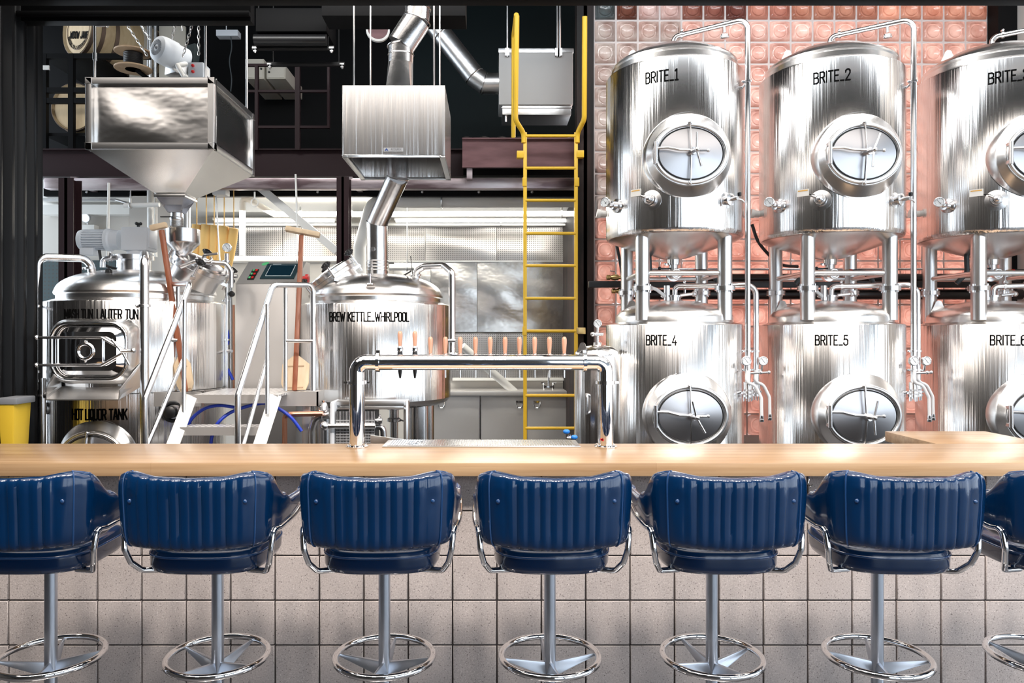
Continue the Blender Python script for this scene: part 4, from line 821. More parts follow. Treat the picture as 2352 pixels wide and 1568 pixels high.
# wash pipe down the left side, riser on the right, valves
wp = MB(); wp.tube([P(212, 632, 5.15), P(208, 606, 5.12), P(192, 593, 5.1), P(88, 590, 4.95), P(82, 660, 4.95), P(82, 905, 4.95), P(46, 925, 4.95), P(43, 962, 4.95)], .026, 18, fil=.06, fn=8)
for y in (703, 853, 874): clampring(wp, P(82, y, 4.95), (0, 0, 1), .027, .010)
clampring(wp, P(207, 616, 5.12), (0, 0, 1), .027, .008); wp.tube([P(82, 703, 4.95), P(113, 703, 5.2)], .010, 10)
wp.tube([P(48, 941, 4.95), P(92, 942, 4.98)], .022, 14)
for x in (76, 90, 103): clampring(wp, P(x, 941, 4.96), (1, 0, 0), .024, .010)
wp.build('wash_pipe', 'tube', mt_)
wp = MB(); wp.tube([P(97, 868, 4.9), P(98, 880, 4.9), P(98, 1040, 4.9)], .022, 14); clampring(wp, P(97, 908, 4.9), (0, 0, 1), .022, .006); wp.lathe([(.012, 0), (.02, .005), (.02, .02), (.01, .025)], P(103, 908, 4.88), (1, 0, 0), n=12); wp.build('drain_pipe', 'tube', mt_)
rs = MB(); rs.tube([P(330, 610, 5.1), P(331, 583, 4.95), P(332, 597, 4.72), P(332, 1050, 4.72)], .0275, 18, fil=.05, fn=6); clampring(rs, P(332, 702, 4.72), (0, 0, 1), .028, .010); rs.build('riser_pipe', 'tube', mt_)
g = MB(); q = P(250, 645, 5.0); lug(g, q, R(-10), 1.1); g.build('lifting_lug', 'tube', mt_)
g = MB(); p = P(236, 614, 5.25); g.tube([p, p+Vector((.0, 0, .06)), p+Vector((.10, 0, .07))], .018, 12, fil=.03); clampring(g, p+Vector((.06, 0, .07)), (1, 0, 0), .02, .008); g.build('dome_nozzle', 'tube', mt_)
hl = thing('hot_liquor_tank', (MC[0], MC[1], 0), 'steel tank lettered HOT LIQUOR TANK under the mash tun', 'brew tank')
MB().lathe([(MR-.02, .12), (MR, .15), (MR, ZS-.004), (MR-.004, ZS)], (*MC, 0), n=110).build('shell', 'tank', hl, smooth=30)
lettering('HOT LIQUOR TANK', .066, on_cyl(MC, MR, surf(225, 952, MC, MR)[0], surf(226, 952, MC, MR)[1]), .78, .15, .13).build('lettering', 'lett', hl, smooth=0)
M['dome2'] = M['dome']
manway(hl, MC[0]+.01, MC[1], MR, surf(230, 1052, MC, MR)[1], .1, .84)
for a in (45, 135, 225, 315): MB().cyl((MC[0]+.45*cos(R(a)), MC[1]+.45*sin(R(a)), 0), (MC[0]+.45*cos(R(a)), MC[1]+.45*sin(R(a)), .14), .05, n=14).build('leg', 'steel', hl)

# ------------------------------------------------------------------ brew kettle
KC, KR = (-.858, 5.6), .56; zk = 1.844
kt = thing('brew_kettle', (*KC, 0), 'wide steel kettle lettered BREW KETTLE_WHIRLPOOL behind the taps', 'brew tank')
zb = 1.135
MB().lathe([(.30, zb-.03), (.50, zb-.02), (KR-.02, zb), (KR, zb+.03), (KR, zk-.003), (KR-.004, zk+.004), (KR-.07, zk+.028)], (*KC, 0), n=110).build('shell', 'tank', kt, smooth=30)
shoulder_dome(kt, KC, KR, zk, .498, 2.085)
lettering('BREW KETTLE_WHIRLPOOL', .060, on_cyl(KC, KR, surf(846, 727, KC, KR)[0], surf(846, 727, KC, KR)[1]), .93, .13, .13).build('lettering', 'lett', kt, smooth=0)
for a in (-52, 52, 128, 232): x, y = KC[0]+.44*sin(R(a)), KC[1]-.44*cos(R(a)); MB().cyl((x, y, 0), (x, y, zb), .07, n=24).build('leg', 'tube', kt)
tilted_manway(kt, P(778, 655, 5.42), (-.42, -.10, .62), .175, .045, (15, 100, 190, 280))
g = MB(); g.tube([P(957, 642, 5.5), P(957, 622, 5.48), P(974, 612, 5.45), P(1020, 610, 5.35), P(1038, 625, 5.25), P(1038, 818, 5.25)], .024, 16, fil=.04, fn=6); clampring(g, P(957, 632, 5.5), (0, 0, 1), .025, .007); g.lathe([(.03, 0), (.045, .01), (.045, .03), (.025, .04)], P(1038, 822, 5.25), (0, 0, 1), n=18); g.tube([P(1028, 782, 5.2), P(1046, 782, 5.2)], .012, 10); g.build('wash_pipe', 'tube', kt)
g = MB(); q = P(850, 652, 5.1); g.cyl(q, q+Vector((0, 0, .07)), .006, n=8); g.lathe([(.035, -.005), (.03, .004), (.01, .006)], q, n=16); g.bar(q+Vector((-.012, 0, .05)), q+Vector((.05, 0, .045)), .006, .006); g.build('dome_fitting', 'tube', kt)
g = MB(); g.tube([P(948, 632, 5.5), P(943, 588, 5.5)], .003, 6); g.tube([P(920, 637, 5.5), P(945, 622, 5.5)], .006, 6); g.build('probe', 'blackm', kt)
g = MB(); q = P(905, 930, 5.45); g.lathe([(.045, 0), (.06, .01), (.06, .03), (.035, .035), (.035, .09), (.05, .1), (.05, .12), (.03, .125), (.03, .35)], q, (0, 0, -1), n=22); g.tube([q+Vector((.02, 0, -.1)), q+Vector((.09, -.02, -.12)), q+Vector((.09, -.02, -.30))], .008, 8); g.build('outlet_valve', 'tube', kt)
# chimney: kettle flue with two bends up into the hood
fl = thing('kettle_flue', (KC[0], KC[1], 2.08), 'bent steel flue rising from the brew kettle into the hood', 'flue pipe')
r = .078; kx = P(867, 0, 5.55).x
p0, p1, p2, p3 = Vector((kx, 5.55, 2.06)), P(866, 512, 5.55), P(913, 408, 5.3), P(912, 330, 5.3)
f = MB(); f.cyl(p0, p1, r, n=36)
for i in range(4): f.torus((kx, 5.55, P(0, 598+7*i, 5.5).z), r, .005, n=36, m=8)
f.build('lower_pipe', 'duct', fl); MB().cyl(p1+(p1-p2).normalized()*.012, p2, r*.99, n=36).build('slanted_pipe', 'duct', fl); MB().cyl(p2-Vector((0, 0, .012)), p3, r*.985, n=36).build('upper_pipe', 'duct', fl)
for c_ in (p1, p2): MB().torus(c_, r*1.01, .004, (p1-p2).normalized()+Vector((0, 0, -1)), n=36, m=6).build('seam_ring', 'duct', fl)
MB().lathe([(.016, -.01), (.016, .01)], P(856, 572, 5.47), (0, -1, 0), n=12).build('test_port', 'tube', fl)
# extraction hood
HY0, HY1 = 4.85, 5.57; a, b = P(786, 357, HY0), P(1022, 196, HY0)
hd = thing('extraction_hood', ((a.x+b.x)/2, 5.2, a.z), 'boxy brushed steel extraction hood hanging over the brew kettle', 'hood')
h = MB(); tk = .006
h.bx(a.x, b.x, HY0, HY0+tk, a.z, b.z); h.bx(a.x, b.x, HY1-tk, HY1, a.z, b.z); h.bx(a.x, a.x+tk, HY0, HY1, a.z, b.z); h.bx(b.x-tk, b.x, HY0, HY1, a.z, b.z); h.bx(a.x, b.x, HY0, HY1, b.z-tk, b.z)
h.build('hood_box', 'hood_', hd, bev=.003) if 'hood_' in M else h.build('hood_box', 'sheet', hd, bev=.003)
l = MB()
for q in ((a.x, b.x, HY0, HY0+.012), (a.x, b.x, HY1-.03, HY1), (a.x, a.x+.035, HY0, HY1), (b.x-.035, b.x, HY0, HY1)): l.bx(*q, a.z-.012, a.z+.006)
l.build('bottom_rim', 'steel', hd, bev=.002)
pl = MB(); q0, q1 = P(881, 348, HY0-.003), P(926, 339, HY0-.003); pl.bx(q0.x, q1.x, HY0-.004, HY0, q0.z, q1.z); po = pl.build('name_plate', 'plate', hd)
q = P(910, 343.3, HY0); lettering('ACCUREX', .0125, lambda u, v: Vector((q.x+u, HY0-.0048, q.z+v)), 1.35, .16, .22).build('lettering', 'gprint', po, smooth=0)
q = P(888, 345.5, HY0); w = .013; MB().add([(q.x-w, HY0-.005, q.z-.003), (q.x, HY0-.005, q.z+.015), (q.x+w, HY0-.005, q.z-.003), (q.x+w*.3, HY0-.005, q.z-.003), (q.x, HY0-.005, q.z+.004), (q.x-w*.3, HY0-.005, q.z-.003)], [(0, 1, 4, 5), (1, 2, 3, 4)]).build('logo', 'logo', po, smooth=0)
for px, Y in ((813, 5.0), (997, 5.0), (851, 5.5), (1010, 5.5)):
    g = MB(); x = P(px, 0, Y).x; g.cyl((x, Y, b.z), (x, Y, 4.3 if Y < 5.2 else 4.55), .006, n=8)
    if Y < 5.2: g.bx(x-.05, x+.05, Y-.03, Y+.05, b.z, b.z+.014)
    g.build('hanger_rod', 'galv', hd)
# round duct leaving the top of the hood
dc = thing('exhaust_duct', P(918, 196, 5.2), 'jointed round steel duct rising from the hood to the ceiling', 'duct')
zt0 = b.z; cx = P(920, 0, 5.2).x; r = .088; zt1 = P(0, 147, 5.2).z
n = 32; sq = []; ci = []
for k in range(n):
    a_ = 2*pi*k/n+pi/4; ca, sa = cos(a_), sin(a_); m_ = max(abs(ca), abs(sa)); sq.append((cx-.01+.095*ca/m_, 5.2+.095*sa/m_, zt0)); ci.append((cx+.0+r*ca, 5.2+r*sa, zt1))
MB().add(sq+ci, [(k, (k+1) % n, (k+1) % n+n, k+n) for k in range(n)]).build('transition', 'duct', dc, smooth=25)
q1, q2, q3, q4 = Vector((cx, 5.2, zt1)), P(921, 104, 5.2), P(957, 48, 5.2), P(962, -20, 5.2)
MB().cyl(q1, q2, r, n=36).build('duct_section', 'duct', dc); MB().cyl(q2, q3, r*1.12, n=36).build('duct_section', 'duct', dc); MB().cyl(q3, q4, r*1.0, n=36).build('duct_section', 'duct', dc)
for c_, r_, a_ in ((P(921, 127, 5.2), r, (0, 0, 1)), (q2, r*1.08, (-.15, 0, 1)), (q3, r*1.1, (.3, 0, 1)), (P(960, 20, 5.2), r, (.08, 0, 1))): MB().torus(c_, r_, .005, a_, n=36, m=6).build('seam_ring', 'duct', dc)

# ------------------------------------------------------------------ grain hopper with its drive
HF, HB = 4.75, 5.57; a, b = P(195, 342, HF), P(492, 177, HF)
hp = thing('grain_hopper', ((a.x+b.x)/2, (HF+HB)/2, 2.55), 'large square steel grain hopper hanging over the mash tun', 'grain hopper')
fr = MB(); e = .042
for x in (a.x, b.x-e):
    for y in (HF, HB-e): fr.bx(x, x+e, y, y+e, a.z, b.z)
for z in (a.z, b.z-e):
    for y in (HF, HB-e): fr.bx(a.x, b.x, y, y+e, z, z+e)
    for x in (a.x, b.x-e): fr.bx(x, x+e, HF, HB, z, z+e)
fr.build('frame', 'steel', hp, bev=.003)
def wavy(mb, o_, du, dv, dn, amp, ph):
    mb.grid(lambda u, v: Vector(o_)+Vector(du)*u+Vector(dv)*v+Vector(dn)*amp*sin(pi*u)*sin(pi*v)*(.5+.5*sin(ph+4*u+3*v)), 18, 12)
pn = MB(); W_, H_ = b.x-a.x-2*e, b.z-a.z-2*e
wavy(pn, (a.x+e, HF+.035, a.z+e), (W_, 0, 0), (0, 0, H_), (0, -1, 0), .022, .4); wavy(pn, (b.x-.02, HF+e, a.z+e), (0, HB-HF-2*e, 0), (0, 0, H_), (1, 0, 0), .018, 1.8)
wavy(pn, (a.x+.02, HF+e, a.z+e), (0, HB-HF-2*e, 0), (0, 0, H_), (-1, 0, 0), .018, 1.8); wavy(pn, (a.x+e, HB-.035, a.z+e), (W_, 0, 0), (0, 0, H_), (0, 1, 0), .02, 1.2)
pn.add([(a.x+e, HF+e, b.z-.05), (b.x-e, HF+e, b.z-.05), (b.x-e, HB-e, b.z-.05), (a.x+e, HB-e, b.z-.05)], [(0, 1, 2, 3)])
pn.build('side_panel', 'sheet', hp, norm=False, smooth=180)
cxh, cyh = (a.x+b.x)/2, (HF+HB)/2; zo = P(0, 452, cyh).z; w = .095; ocx = P(404, 0, cyh).x
T = [(a.x+.012, HF+.012, a.z), (b.x-.012, HF+.012, a.z), (b.x-.012, HB-.012, a.z), (a.x+.012, HB-.012, a.z)]; Bq = [(ocx-w, cyh-w, zo), (ocx+w, cyh-w, zo), (ocx+w, cyh+w, zo), (ocx-w, cyh+w, zo)]
MB().add(T+Bq, [(k, (k+1) % 4, (k+1) % 4+4, k+4) for k in range(4)]).build('cone', 'hopcone', hp, smooth=0) if 'hopcone' in M else MB().add(T+Bq, [(k, (k+1) % 4, (k+1) % 4+4, k+4) for k in range(4)]).build('cone', 'dome', hp, smooth=0)
MB().bx(ocx-w-.012, ocx+w+.012, cyh-w-.012, cyh+w+.012, zo-.02, zo).build('outlet_flange', 'steel', hp, bev=.002)
for px, Y, y1 in ((218, 4.85, 252), (472, 4.85, 217), (567, 5.5, 250)):
    x = P(px, 0, Y).x; g = MB(); g.cyl((x, Y, P(0, y1, Y).z), (x, Y, 4.0), .0085, n=10)
    for z in (b.z-.055, b.z+.004): g.lathe([(.016, 0), (.016, .012)], (x, Y, z), n=6)
    if px == 218: g.cyl((x, Y, P(0, 138, Y).z), (x, Y, P(0, 122, Y).z), .014, n=10)
    g.build('hanger_rod', 'galv', hp)
sf = MB(); z1 = zo-.02; z2 = P(0, 489, cyh).z; n4 = lambda x, s, z: [(x-s, cyh-s, z), (x+s, cyh-s, z), (x+s, cyh+s, z), (x-s, cyh+s, z)]
sf.add(n4(ocx, .092, z1)+n4(ocx+.005, .045, z2), [(k, (k+1) % 4, (k+1) % 4+4, k+4) for k in range(4)]); sf.build('sight_funnel', 'plexi', hp, smooth=0)
cp = MB(); zz = P(0, 520, cyh).z; cp.lathe([(.04, z2), (.04, z2-.03), (.046, z2-.035), (.046, z2-.05)]+[(.043+.004*(k % 2), z2-.055-(z2-.055-zz)*k/11) for k in range(12)], (ocx+.006, cyh, 0), n=24); co = cp.build('coupling_hose', 'galv', hp)
MB().bar((ocx-.085, cyh-.05, z2-.035), (ocx+.0, cyh-.05, z2-.035), .012, .006).build('slide_gate_handle', 'blackm', hp)
# receiving funnel over the mash tun lid
FX, FY = P(420, 0, 5.2).x, 5.2
fu = thing('grain_funnel', (FX, FY, P(0, 612, FY).z), 'round steel funnel standing on the mash tun lid under the hopper', 'funnel')
zz = lambda y: P(0, y, FY).z
MB().lathe([(.030, zz(614)), (.075, zz(606)), (.075, zz(600)), (.032, zz(598)), (.030, zz(588)), (.112, zz(560)), (.114, zz(556)), (.114, zz(527)), (.108, zz(527)), (.106, zz(556)), (.03, zz(584))], (FX, FY, 0), n=48).build('funnel_bowl', 'duct', fu)
g = MB(); g.tube([P(415, 612, 5.1), P(450, 600, 5.1), P(520, 605, 5.15), P(531, 622, 5.15), P(531, 660, 5.15)], .017, 12, fil=.05)
for x in (452, 468, 486): clampring(g, P(x, 600+(x-450)*.06, 5.12), (1, 0, 0), .019, .007)
g.tube([P(462, 598, 5.12), P(468, 586, 5.1), P(500, 582, 5.1)], .008, 8, fil=.02); g.build('spray_pipe', 'tube', fu)
# geared drive hanging on chains over the hopper
gm = thing('auger_motor', P(362, 105, 5.1), 'pale grey finned electric motor hanging on chains above the hopper', 'motor'); q = P(362, 110, 5.05); ax = Vector((.50, .84, -.10)).normalized()
m_ = MB(); m_.lathe([(.06, -.01), (.083, .0), (.09, .015), (.094, .05), (.094, .12), (.086, .13), (.086, .22), (.06, .235)], q, ax, n=40); m_.build('housing', 'motor', gm)
fg = MB(); u = ax.cross(Vector((0, 0, 1))).normalized(); v_ = u.cross(ax)
for k in range(30):
    d = u*cos(2*pi*k/30)+v_*sin(2*pi*k/30); fg.bar(q-ax*.0115+d*.025, q-ax*.0115+d*.055, .0045, .003, ax)
fg.ball(q-ax*.010, .012, 10); fg.build('fan_grille', 'gprint', gm)
MB().bar(q+ax*.21, q+ax*.26, .20, .22).build('mounting_plate', 'teal', gm, bev=.004)
g = MB(); g.bar(q+ax*.10+Vector((0, 0, -.085)), q+ax*.24+Vector((0, 0, -.085)), .12, .10); g.build('terminal_box', 'galv', gm, bev=.006)
g = MB(); g.tube([q+ax*.23+Vector((.02, -.03, -.02)), P(408, 150, 5.0), P(424, 178, 4.95)], .016, 12); g.tube([q+ax*.2+Vector((0, 0, -.12)), q+ax*.25+Vector((.05, 0, -.13)), P(398, 158, 5.0)], .008, 8, fil=.03); g.build('auger_tube', 'white', gm)
cb = thing('control_box', P(445, 175, 5.0), 'pale grey switch box with red buttons on the hopper top', 'switch box'); p = P(432, 177, 4.95); m_ = MB(); m_.bx(p.x, p.x+.10, 4.95, 5.08, p.z, p.z+.10); m_.build('box', 'motor', cb, bev=.004)
for i, (dx, dz) in enumerate(((.022, .075), (.022, .035))): MB().lathe([(.010, 0), (.010, .01), (.006, .013)], (p.x+dx+.012, 4.949, p.z+dz), (0, -1, 0), n=12).build('push_button', 'red', cb)
g = MB(); g.bx(p.x+.10, p.x+.102, 4.97, 5.06, p.z+.03, p.z+.085); g.build('label_plate', 'tag', cb)
def chain(p0, p1, lab, nm='chain'):
    p0, p1 = Vector(p0), Vector(p1); d = (p1-p0); L = d.length; d /= L; n = int(L/.026); u = d.cross(Vector((0, 1, 0))).normalized(); w = d.cross(u); mb = MB()
    for k in range(n):
        c = p0+d*(k+.5)*L/n; s_, t_ = (u, w) if k % 2 else (w, u)
        mb.tube([c+d*(.017*cos(a))+s_*(.008*sin(a)) for a in [2*pi*i/10 for i in range(10)]], .0028, 6, closed=True)
    return one(mb, nm, 'galv', lab, 'chain', 'lifting chains over the hopper')
chain(P(246, 6, 5.0), P(247, 62, 5.0), 'short loose chain end hanging left of the motor, by the ceiling cable')
chain(P(258, 6, 5.0), P(338, 128, 5.0), 'long slanted chain running down to the left of the motor')
chain(P(293, 8, 5.05), P(345, 92, 5.08), 'slanted chain running from the ceiling clamp to the motor top')
chain(P(413, 6, 5.05), P(388, 120, 5.1), 'chain holding the plate end of the motor')
chain(P(420, 6, 5.1), P(418, 70, 5.1), 'short vertical chain end just right of the motor')
chain(P(453, 14, 5.0), P(420, 130, 5.05), 'slanted chain from the ceiling hook to behind the motor')
chain(P(456, 14, 5.0), P(456, 127, 5.0), 'loose vertical chain hanging beside the right hanger rod')
one(MB().tube(catmull([P(148, 5, 4.9), P(175, 38, 4.9), P(215, 58, 4.9), P(250, 57, 4.9), P(272, 40, 4.9), P(282, 5, 4.9)], 6), .006, 8), 'ceiling_cable', 'white', 'white cable sagging from the ceiling over the left hanger rod', 'cable')

# ------------------------------------------------------------------ control console
CYc = 5.45; ck = thing('control_console', P(612, 885, CYc), 'steel control cabinet with sloped touch screen between the two brew tanks', 'control cabinet')
a, b = P(541, 900, CYc), P(680, 652, CYc); dpt = .42
c_ = MB(); zt_ = P(0, 601, CYc+.30).z; dx = P(567, 0, CYc+.30).x
c_.bx(a.x, b.x, CYc, CYc+dpt, 0, b.z); c_.build('cabinet', 'console', ck, bev=.006) if 'console' in M else c_.build('cabinet', 'dome', ck, bev=.006)
S0, S1, S2, S3 = Vector((a.x, CYc, b.z+.001)), Vector((b.x, CYc, b.z+.001)), Vector((b.x, CYc+.30, zt_)), Vector((a.x, CYc+.30, zt_))
MB().add([S0, S1, S2, S3, (a.x, CYc+dpt, zt_), (b.x, CYc+dpt, zt_), (a.x, CYc+dpt, b.z), (b.x, CYc+dpt, b.z)], [(0,1,2,3), (3,2,5,4), (4,5,7,6), (0,3,4,6), (1,7,5,2), (0,6,7,1)]).build('sloped_panel', 'console', ck, smooth=0)
sp = [o for o in ck.children if o.name.startswith('sloped_panel')][0]; ex = (S1-S0).normalized(); ey = (S3-S0).normalized(); en = ex.cross(ey); LX, LY = (S1-S0).length, (S3-S0).length
def on_panel(u0, u1, v0, v1, h, nm, mat, par, base=0.):
    q = S0+en*base; mb = MB().add([q+ex*LX*u+ey*LY*v+en*k for k in (.0, h) for u, v in ((u0, v0), (u1, v0), (u1, v1), (u0, v1))], [(0,1,2,3), (4,5,6,7), (0,1,5,4), (1,2,6,5), (2,3,7,6), (3,0,4,7)]); return mb.build(nm, mat, par, smooth=0)
sc = on_panel(.36, .93, .20, .87, .008, 'touch_screen', 'bezel', sp); on_panel(.43, .86, .30, .80, .002, 'display', 'line', sc, .008); on_panel(.44, .85, .315, .785, .001, 'screen_glass', 'screen', sc, .010); on_panel(.46, .60, .83, .845, .001, 'print_line', 'line', sc, .008)
for i in range(3):
    v0 = .17+i*.16; bt = on_panel(.155, .265, v0, v0+.12, .008, 'button_block', 'blackm', sp); on_panel(.17, .20, v0+.03, v0+.10, .012, 'push_button', 'green', bt); on_panel(.215, .25, v0+.03, v0+.10, .012, 'push_button', 'red', bt)
q = S0+ex*LX*.31+ey*LY*.90; MB().lathe([(.026, 0), (.026, .002)], q, en, n=20, sx=1.2, sy=.8).build('green_sticker', 'green', sp)
q = P(686, 640, CYc+.15); q.x = b.x; g = MB(); g.lathe([(.02, 0), (.02, .03), (.035, .035), (.035, .055), (.02, .06)], q, (1, 0, 0), n=18); g.build('emergency_stop', 'red', ck)

# ------------------------------------------------------------------ brewing platform with steps and handrails
PF = thing('brew_platform', P(540, 900, 5.0), 'steel step platform with tube handrails between the mash tun and the kettle', 'platform steps')
Yd = 4.72; zd = P(0, 907, Yd).z; Yb_ = 5.32; x0, x1 = P(440, 0, Yd).x, P(632, 0, Yd).x
dk = MB(); dk.bx(x0, x1+.02, Yd, Yb_, zd-.012, zd); dk.bx(x1+.02, P(728, 0, 4.95).x, 4.95, 5.15, zd-.012, zd); dk.build('deck', 'grate', PF)
fs = MB(); fs.bx(x0-.01, x1+.02, Yd-.008, Yd, zd-.052, zd+.003); a, b = P(632, 924, 4.9), P(728, 897, 4.9); fs.bx(a.x, b.x, 4.93, 4.94, zd-.09, zd+.005); fs.bx(b.x-.01, b.x, 4.93, 5.15, zd-.09, zd+.005)
a2 = P(352, 0, 4.9).x; fs.bx(a2, x0-.01, 4.90, 4.91, zd-.09, zd+.005); fs.build('fascia', 'console', PF, smooth=0)
Yt = 4.60; zt2 = P(0, 981, Yt).z; t0, t1 = P(414, 0, Yt).x, P(603, 0, Yt).x
for i, (Yq, zq) in enumerate(((Yt, zt2), (Yt-.118, zt2-.19), (Yt-.236, zt2-.38), (Yt-.354, zt2-.57))):
    tr_ = MB(); tr_.bx(t0, t1, Yq, Yq+.16, zq-.004, zq); to = tr_.build('tread', 'grate', PF); tr_ = MB(); tr_.bx(t0, t1, Yq-.006, Yq, zq-.05, zq+.002); tr_.build('tread_nose', 'console', to, smooth=0)
for (pa, pb) in (((440, 908), (397, 1022)), ((633, 908), (596, 1022))):
    p, q = P(*pa, Yd), P(*pb, 4.54); d = q-p; MB().bar(p, p+d*(zd/-d.z)*.985, .075, .012, (0, .85, .5)).build('stringer', 'white', PF)
def rail(pts, Y, r=.0185, nm='handrail', fil=.05):
    return MB().tube([P(*p) if len(p) == 3 else P(*p, Y) for p in pts], r, 16, fil=fil, fn=6).build(nm, 'tube', PF)
rail([(333, 1060, 4.5), (333, 915, 4.5), (437, 652, 4.78), (366, 652, 5.25)], 4.5)
rail([(546, 1060, 4.5), (546, 908, 4.5), (627, 654, 4.78), (719, 654, 5.0), (719, 897, 4.96)], 4.5)
rail([(335, 1030, 4.5), (421, 826, 4.76)], 4.5, .013, 'lower_rail'); rail([(556, 1035, 4.5), (613, 828, 4.74)], 4.5, .013, 'lower_rail')
rail([(424, 688, 4.72), (422, 948, 4.66)], 4.7, .013, 'rail_post'); rail([(614, 698, 4.70), (614, 950, 4.62)], 4.7, .013, 'rail_post'); rail([(656, 656, 4.98), (656, 897, 4.98)], 4.98, .014, 'rail_post'); rail([(409, 655, 5.0), (409, 895, 5.0)], 5.0, .014, 'rail_post')
rail([(656, 783, 4.98), (719, 783, 4.97)], 4.98, .013, 'rail_rung'); rail([(365, 781, 4.98), (409, 781, 4.98)], 4.98, .013, 'rail_rung')
for px, Y in ((360, 5.1), (706, 5.0)): x = P(px, 0, Y).x; MB().bx(x-.028, x+.028, Y-.028, Y+.028, 0, zd-.012).build('leg', 'steel', PF, bev=.003)
for nm, lab, top, bot, hd_, bl in (
        ('mash_paddle', 'long wooden mash paddle with red-brown shaft leaning by the mash tun', (371, 528, 5.02), (428, 900, 4.97), ((346, 524), (383, 516)), ((399, 818), (437, 905))),
        ('mash_paddle', 'long wooden mash paddle with red-brown shaft leaning by the control cabinet', (693, 540, 5.36), (677, 897, 5.06), ((656, 525), (735, 540)), ((648, 820), (711, 897)))):
    p, q = P(*top), P(*bot); pd = thing(nm, (q.x, q.y, zd), lab, 'paddle'); d = (q-p).normalized(); fw = Vector((1, 0, 0))-d*d.x; fw.normalize(); nrm = d.cross(fw)
    MB().bar(p, q, .034, .03, nrm).build('shaft', 'redwood', pd, bev=.008)
    ha, hb_ = P(*hd_[0], top[2]), P(*hd_[1], top[2]); hm = (ha+hb_)/2; MB().bar(ha, hb_, .045, .038, d).build('top_handle', 'palewood', pd, bev=.01)
    L = .245; wd = (P(bl[1][0], 0, bot[2]).x-P(bl[0][0], 0, bot[2]).x)/2; c0 = q-d*L
    po_ = [(-.02, -.0), (.02, .0), (wd, .06), (wd, L-.05), (wd-.02, L-.004), (-wd+.02, L-.004), (-wd, L-.05), (-wd, .06)]
    MB().prism(po_, c0+nrm*.006, fw, d, nrm*.018 if nrm.y > 0 else -nrm*.018).build('blade', 'palewood', pd, bev=.003)
    for f in (.075, .225): MB().bar(c0+d*f-fw*wd*.62-(nrm if nrm.y > 0 else -nrm)*.006, c0+d*f+fw*wd*.62-(nrm if nrm.y > 0 else -nrm)*.006, .008, .006, nrm).build('batten', 'reelwood', pd)

# ------------------------------------------------------------------ yellow ladder at the landing
YL = 6.55; ld = thing('ladder', (P(1265, 0, YL).x, YL, 0), 'yellow steel ladder with flared grab rails against the landing', 'ladder')
for x, fx in ((1206, 1184), (1323, 1342)):
    MB().bar((P(x, 0, YL).x, YL, .02), P(x, 304, YL), .032, .014, (0, 1, 0)).build('rail', 'yellow', ld, bev=.002)
    sg = 1 if fx > x else -1
    MB().tube([P(x+sg*3, 328, YL), P(x+sg*3, 306, YL), P(fx, 274, YL-.1), P(fx+1, 38, YL-.25)] if sg > 0 else [P(x-3, 328, YL), P(x-3, 306, YL), P(fx, 276, YL-.1), P(fx+3, 36, YL-.25)], .022, 14, fil=.08, fn=6).build('grab_rail', 'yellow', ld)
MB().tube([P(1186, 34, YL-.25), P(1180, 80, YL+.1), P(1179, 320, YL+.35)], .021, 12, fil=.05).build('rear_grab_post', 'yellow', ld)
for y in (312, 386, 460, 536, 610, 685, 760, 834, 908, 983): MB().cyl(P(1207, y, YL), P(1322, y, YL), .014, n=14).build('rung', 'yellow', ld)
for x, y in ((1195, 355), (1333, 354)):
    p, q = P(x-8, y+8, YL), P(x+8, y-8, YL); MB().bx(p.x, q.x, YL-.02, YL+.05, p.z, q.z).build('wall_bracket', 'yellow', ld, bev=.004)
p, q = P(1324, 767, YL), P(1345, 752, YL); MB().bx(p.x, q.x, YL-.01, YL+.05, p.z, q.z).build('foot_bracket', 'brass', ld, bev=.004)
for x, y in ((1205, 418), (1325, 418), (1205, 760)):
    p, q = P(x-5, y+10, YL), P(x+5, y-10, YL); MB().bx(p.x, q.x, YL-.015, YL+.015, p.z, q.z).build('splice', 'yellow', ld, bev=.003)

# ------------------------------------------------------------------ upper level behind the hood
YA = 7.0; a, b = P(1146, 240, YA), P(1316, 114, YA)
ah = thing('air_unit', ((a.x+b.x)/2, YA+.2, a.z), 'pale sheet metal air unit box hanging on rods behind the yellow ladder', 'air unit')
MB().bx(a.x, b.x, YA, YA+.4, a.z, b.z).build('case', 'galvp', ah, bev=.006) if 1 else MB().bx(a.x, b.x, YA, YA+.4, a.z, b.z).build('case', 'plate', ah, bev=.006)
MB().bx(a.x-.005, b.x+.005, YA-.006, YA+.42, b.z-.03, b.z+.012).build('lid_rim', 'galv', ah, bev=.003)
p, q = P(1154, 262, YA), P(1312, 240, YA); m_ = MB(); m_.bx(p.x, q.x, YA+.02, YA+.38, p.z, q.z); m_.bx(p.x-.01, q.x+.01, YA+.01, YA+.03, q.z-.03, q.z-.022); m_.build('bottom_tray', 'galv', ah, bev=.003)
MB().cyl(P(1162, 280, YA+.05), P(1162, 255, YA+.05), .010, n=10).build('drain_pipe', 'galv', ah)
for x in (1165, 1280, 1286):
    g = MB(); g.cyl(P(x, 130, YA-.02), P(x, -5, YA-.02), .008, n=8); w = P(x, 128, YA-.02); g.bx(w.x-.02, w.x+.02, YA-.03, YA, w.z, w.z+.07); g.build('hanger_rod', 'galv', ah)
dd = thing('round_duct', P(1075, 140, 7.1), 'round galvanised duct slanting down to the air unit box', 'duct'); pts = [P(1000, 60, 7.1), P(1090, 175, 7.1), P(1113, 192, 7.1), P(1146, 192, 7.1)]; r = .099
for p, q in zip(pts, pts[1:]):
    d = (q-p).normalized(); MB().cyl(p-d*.015, q+d*.015, r, n=30).build('duct_section', 'galv', dd)
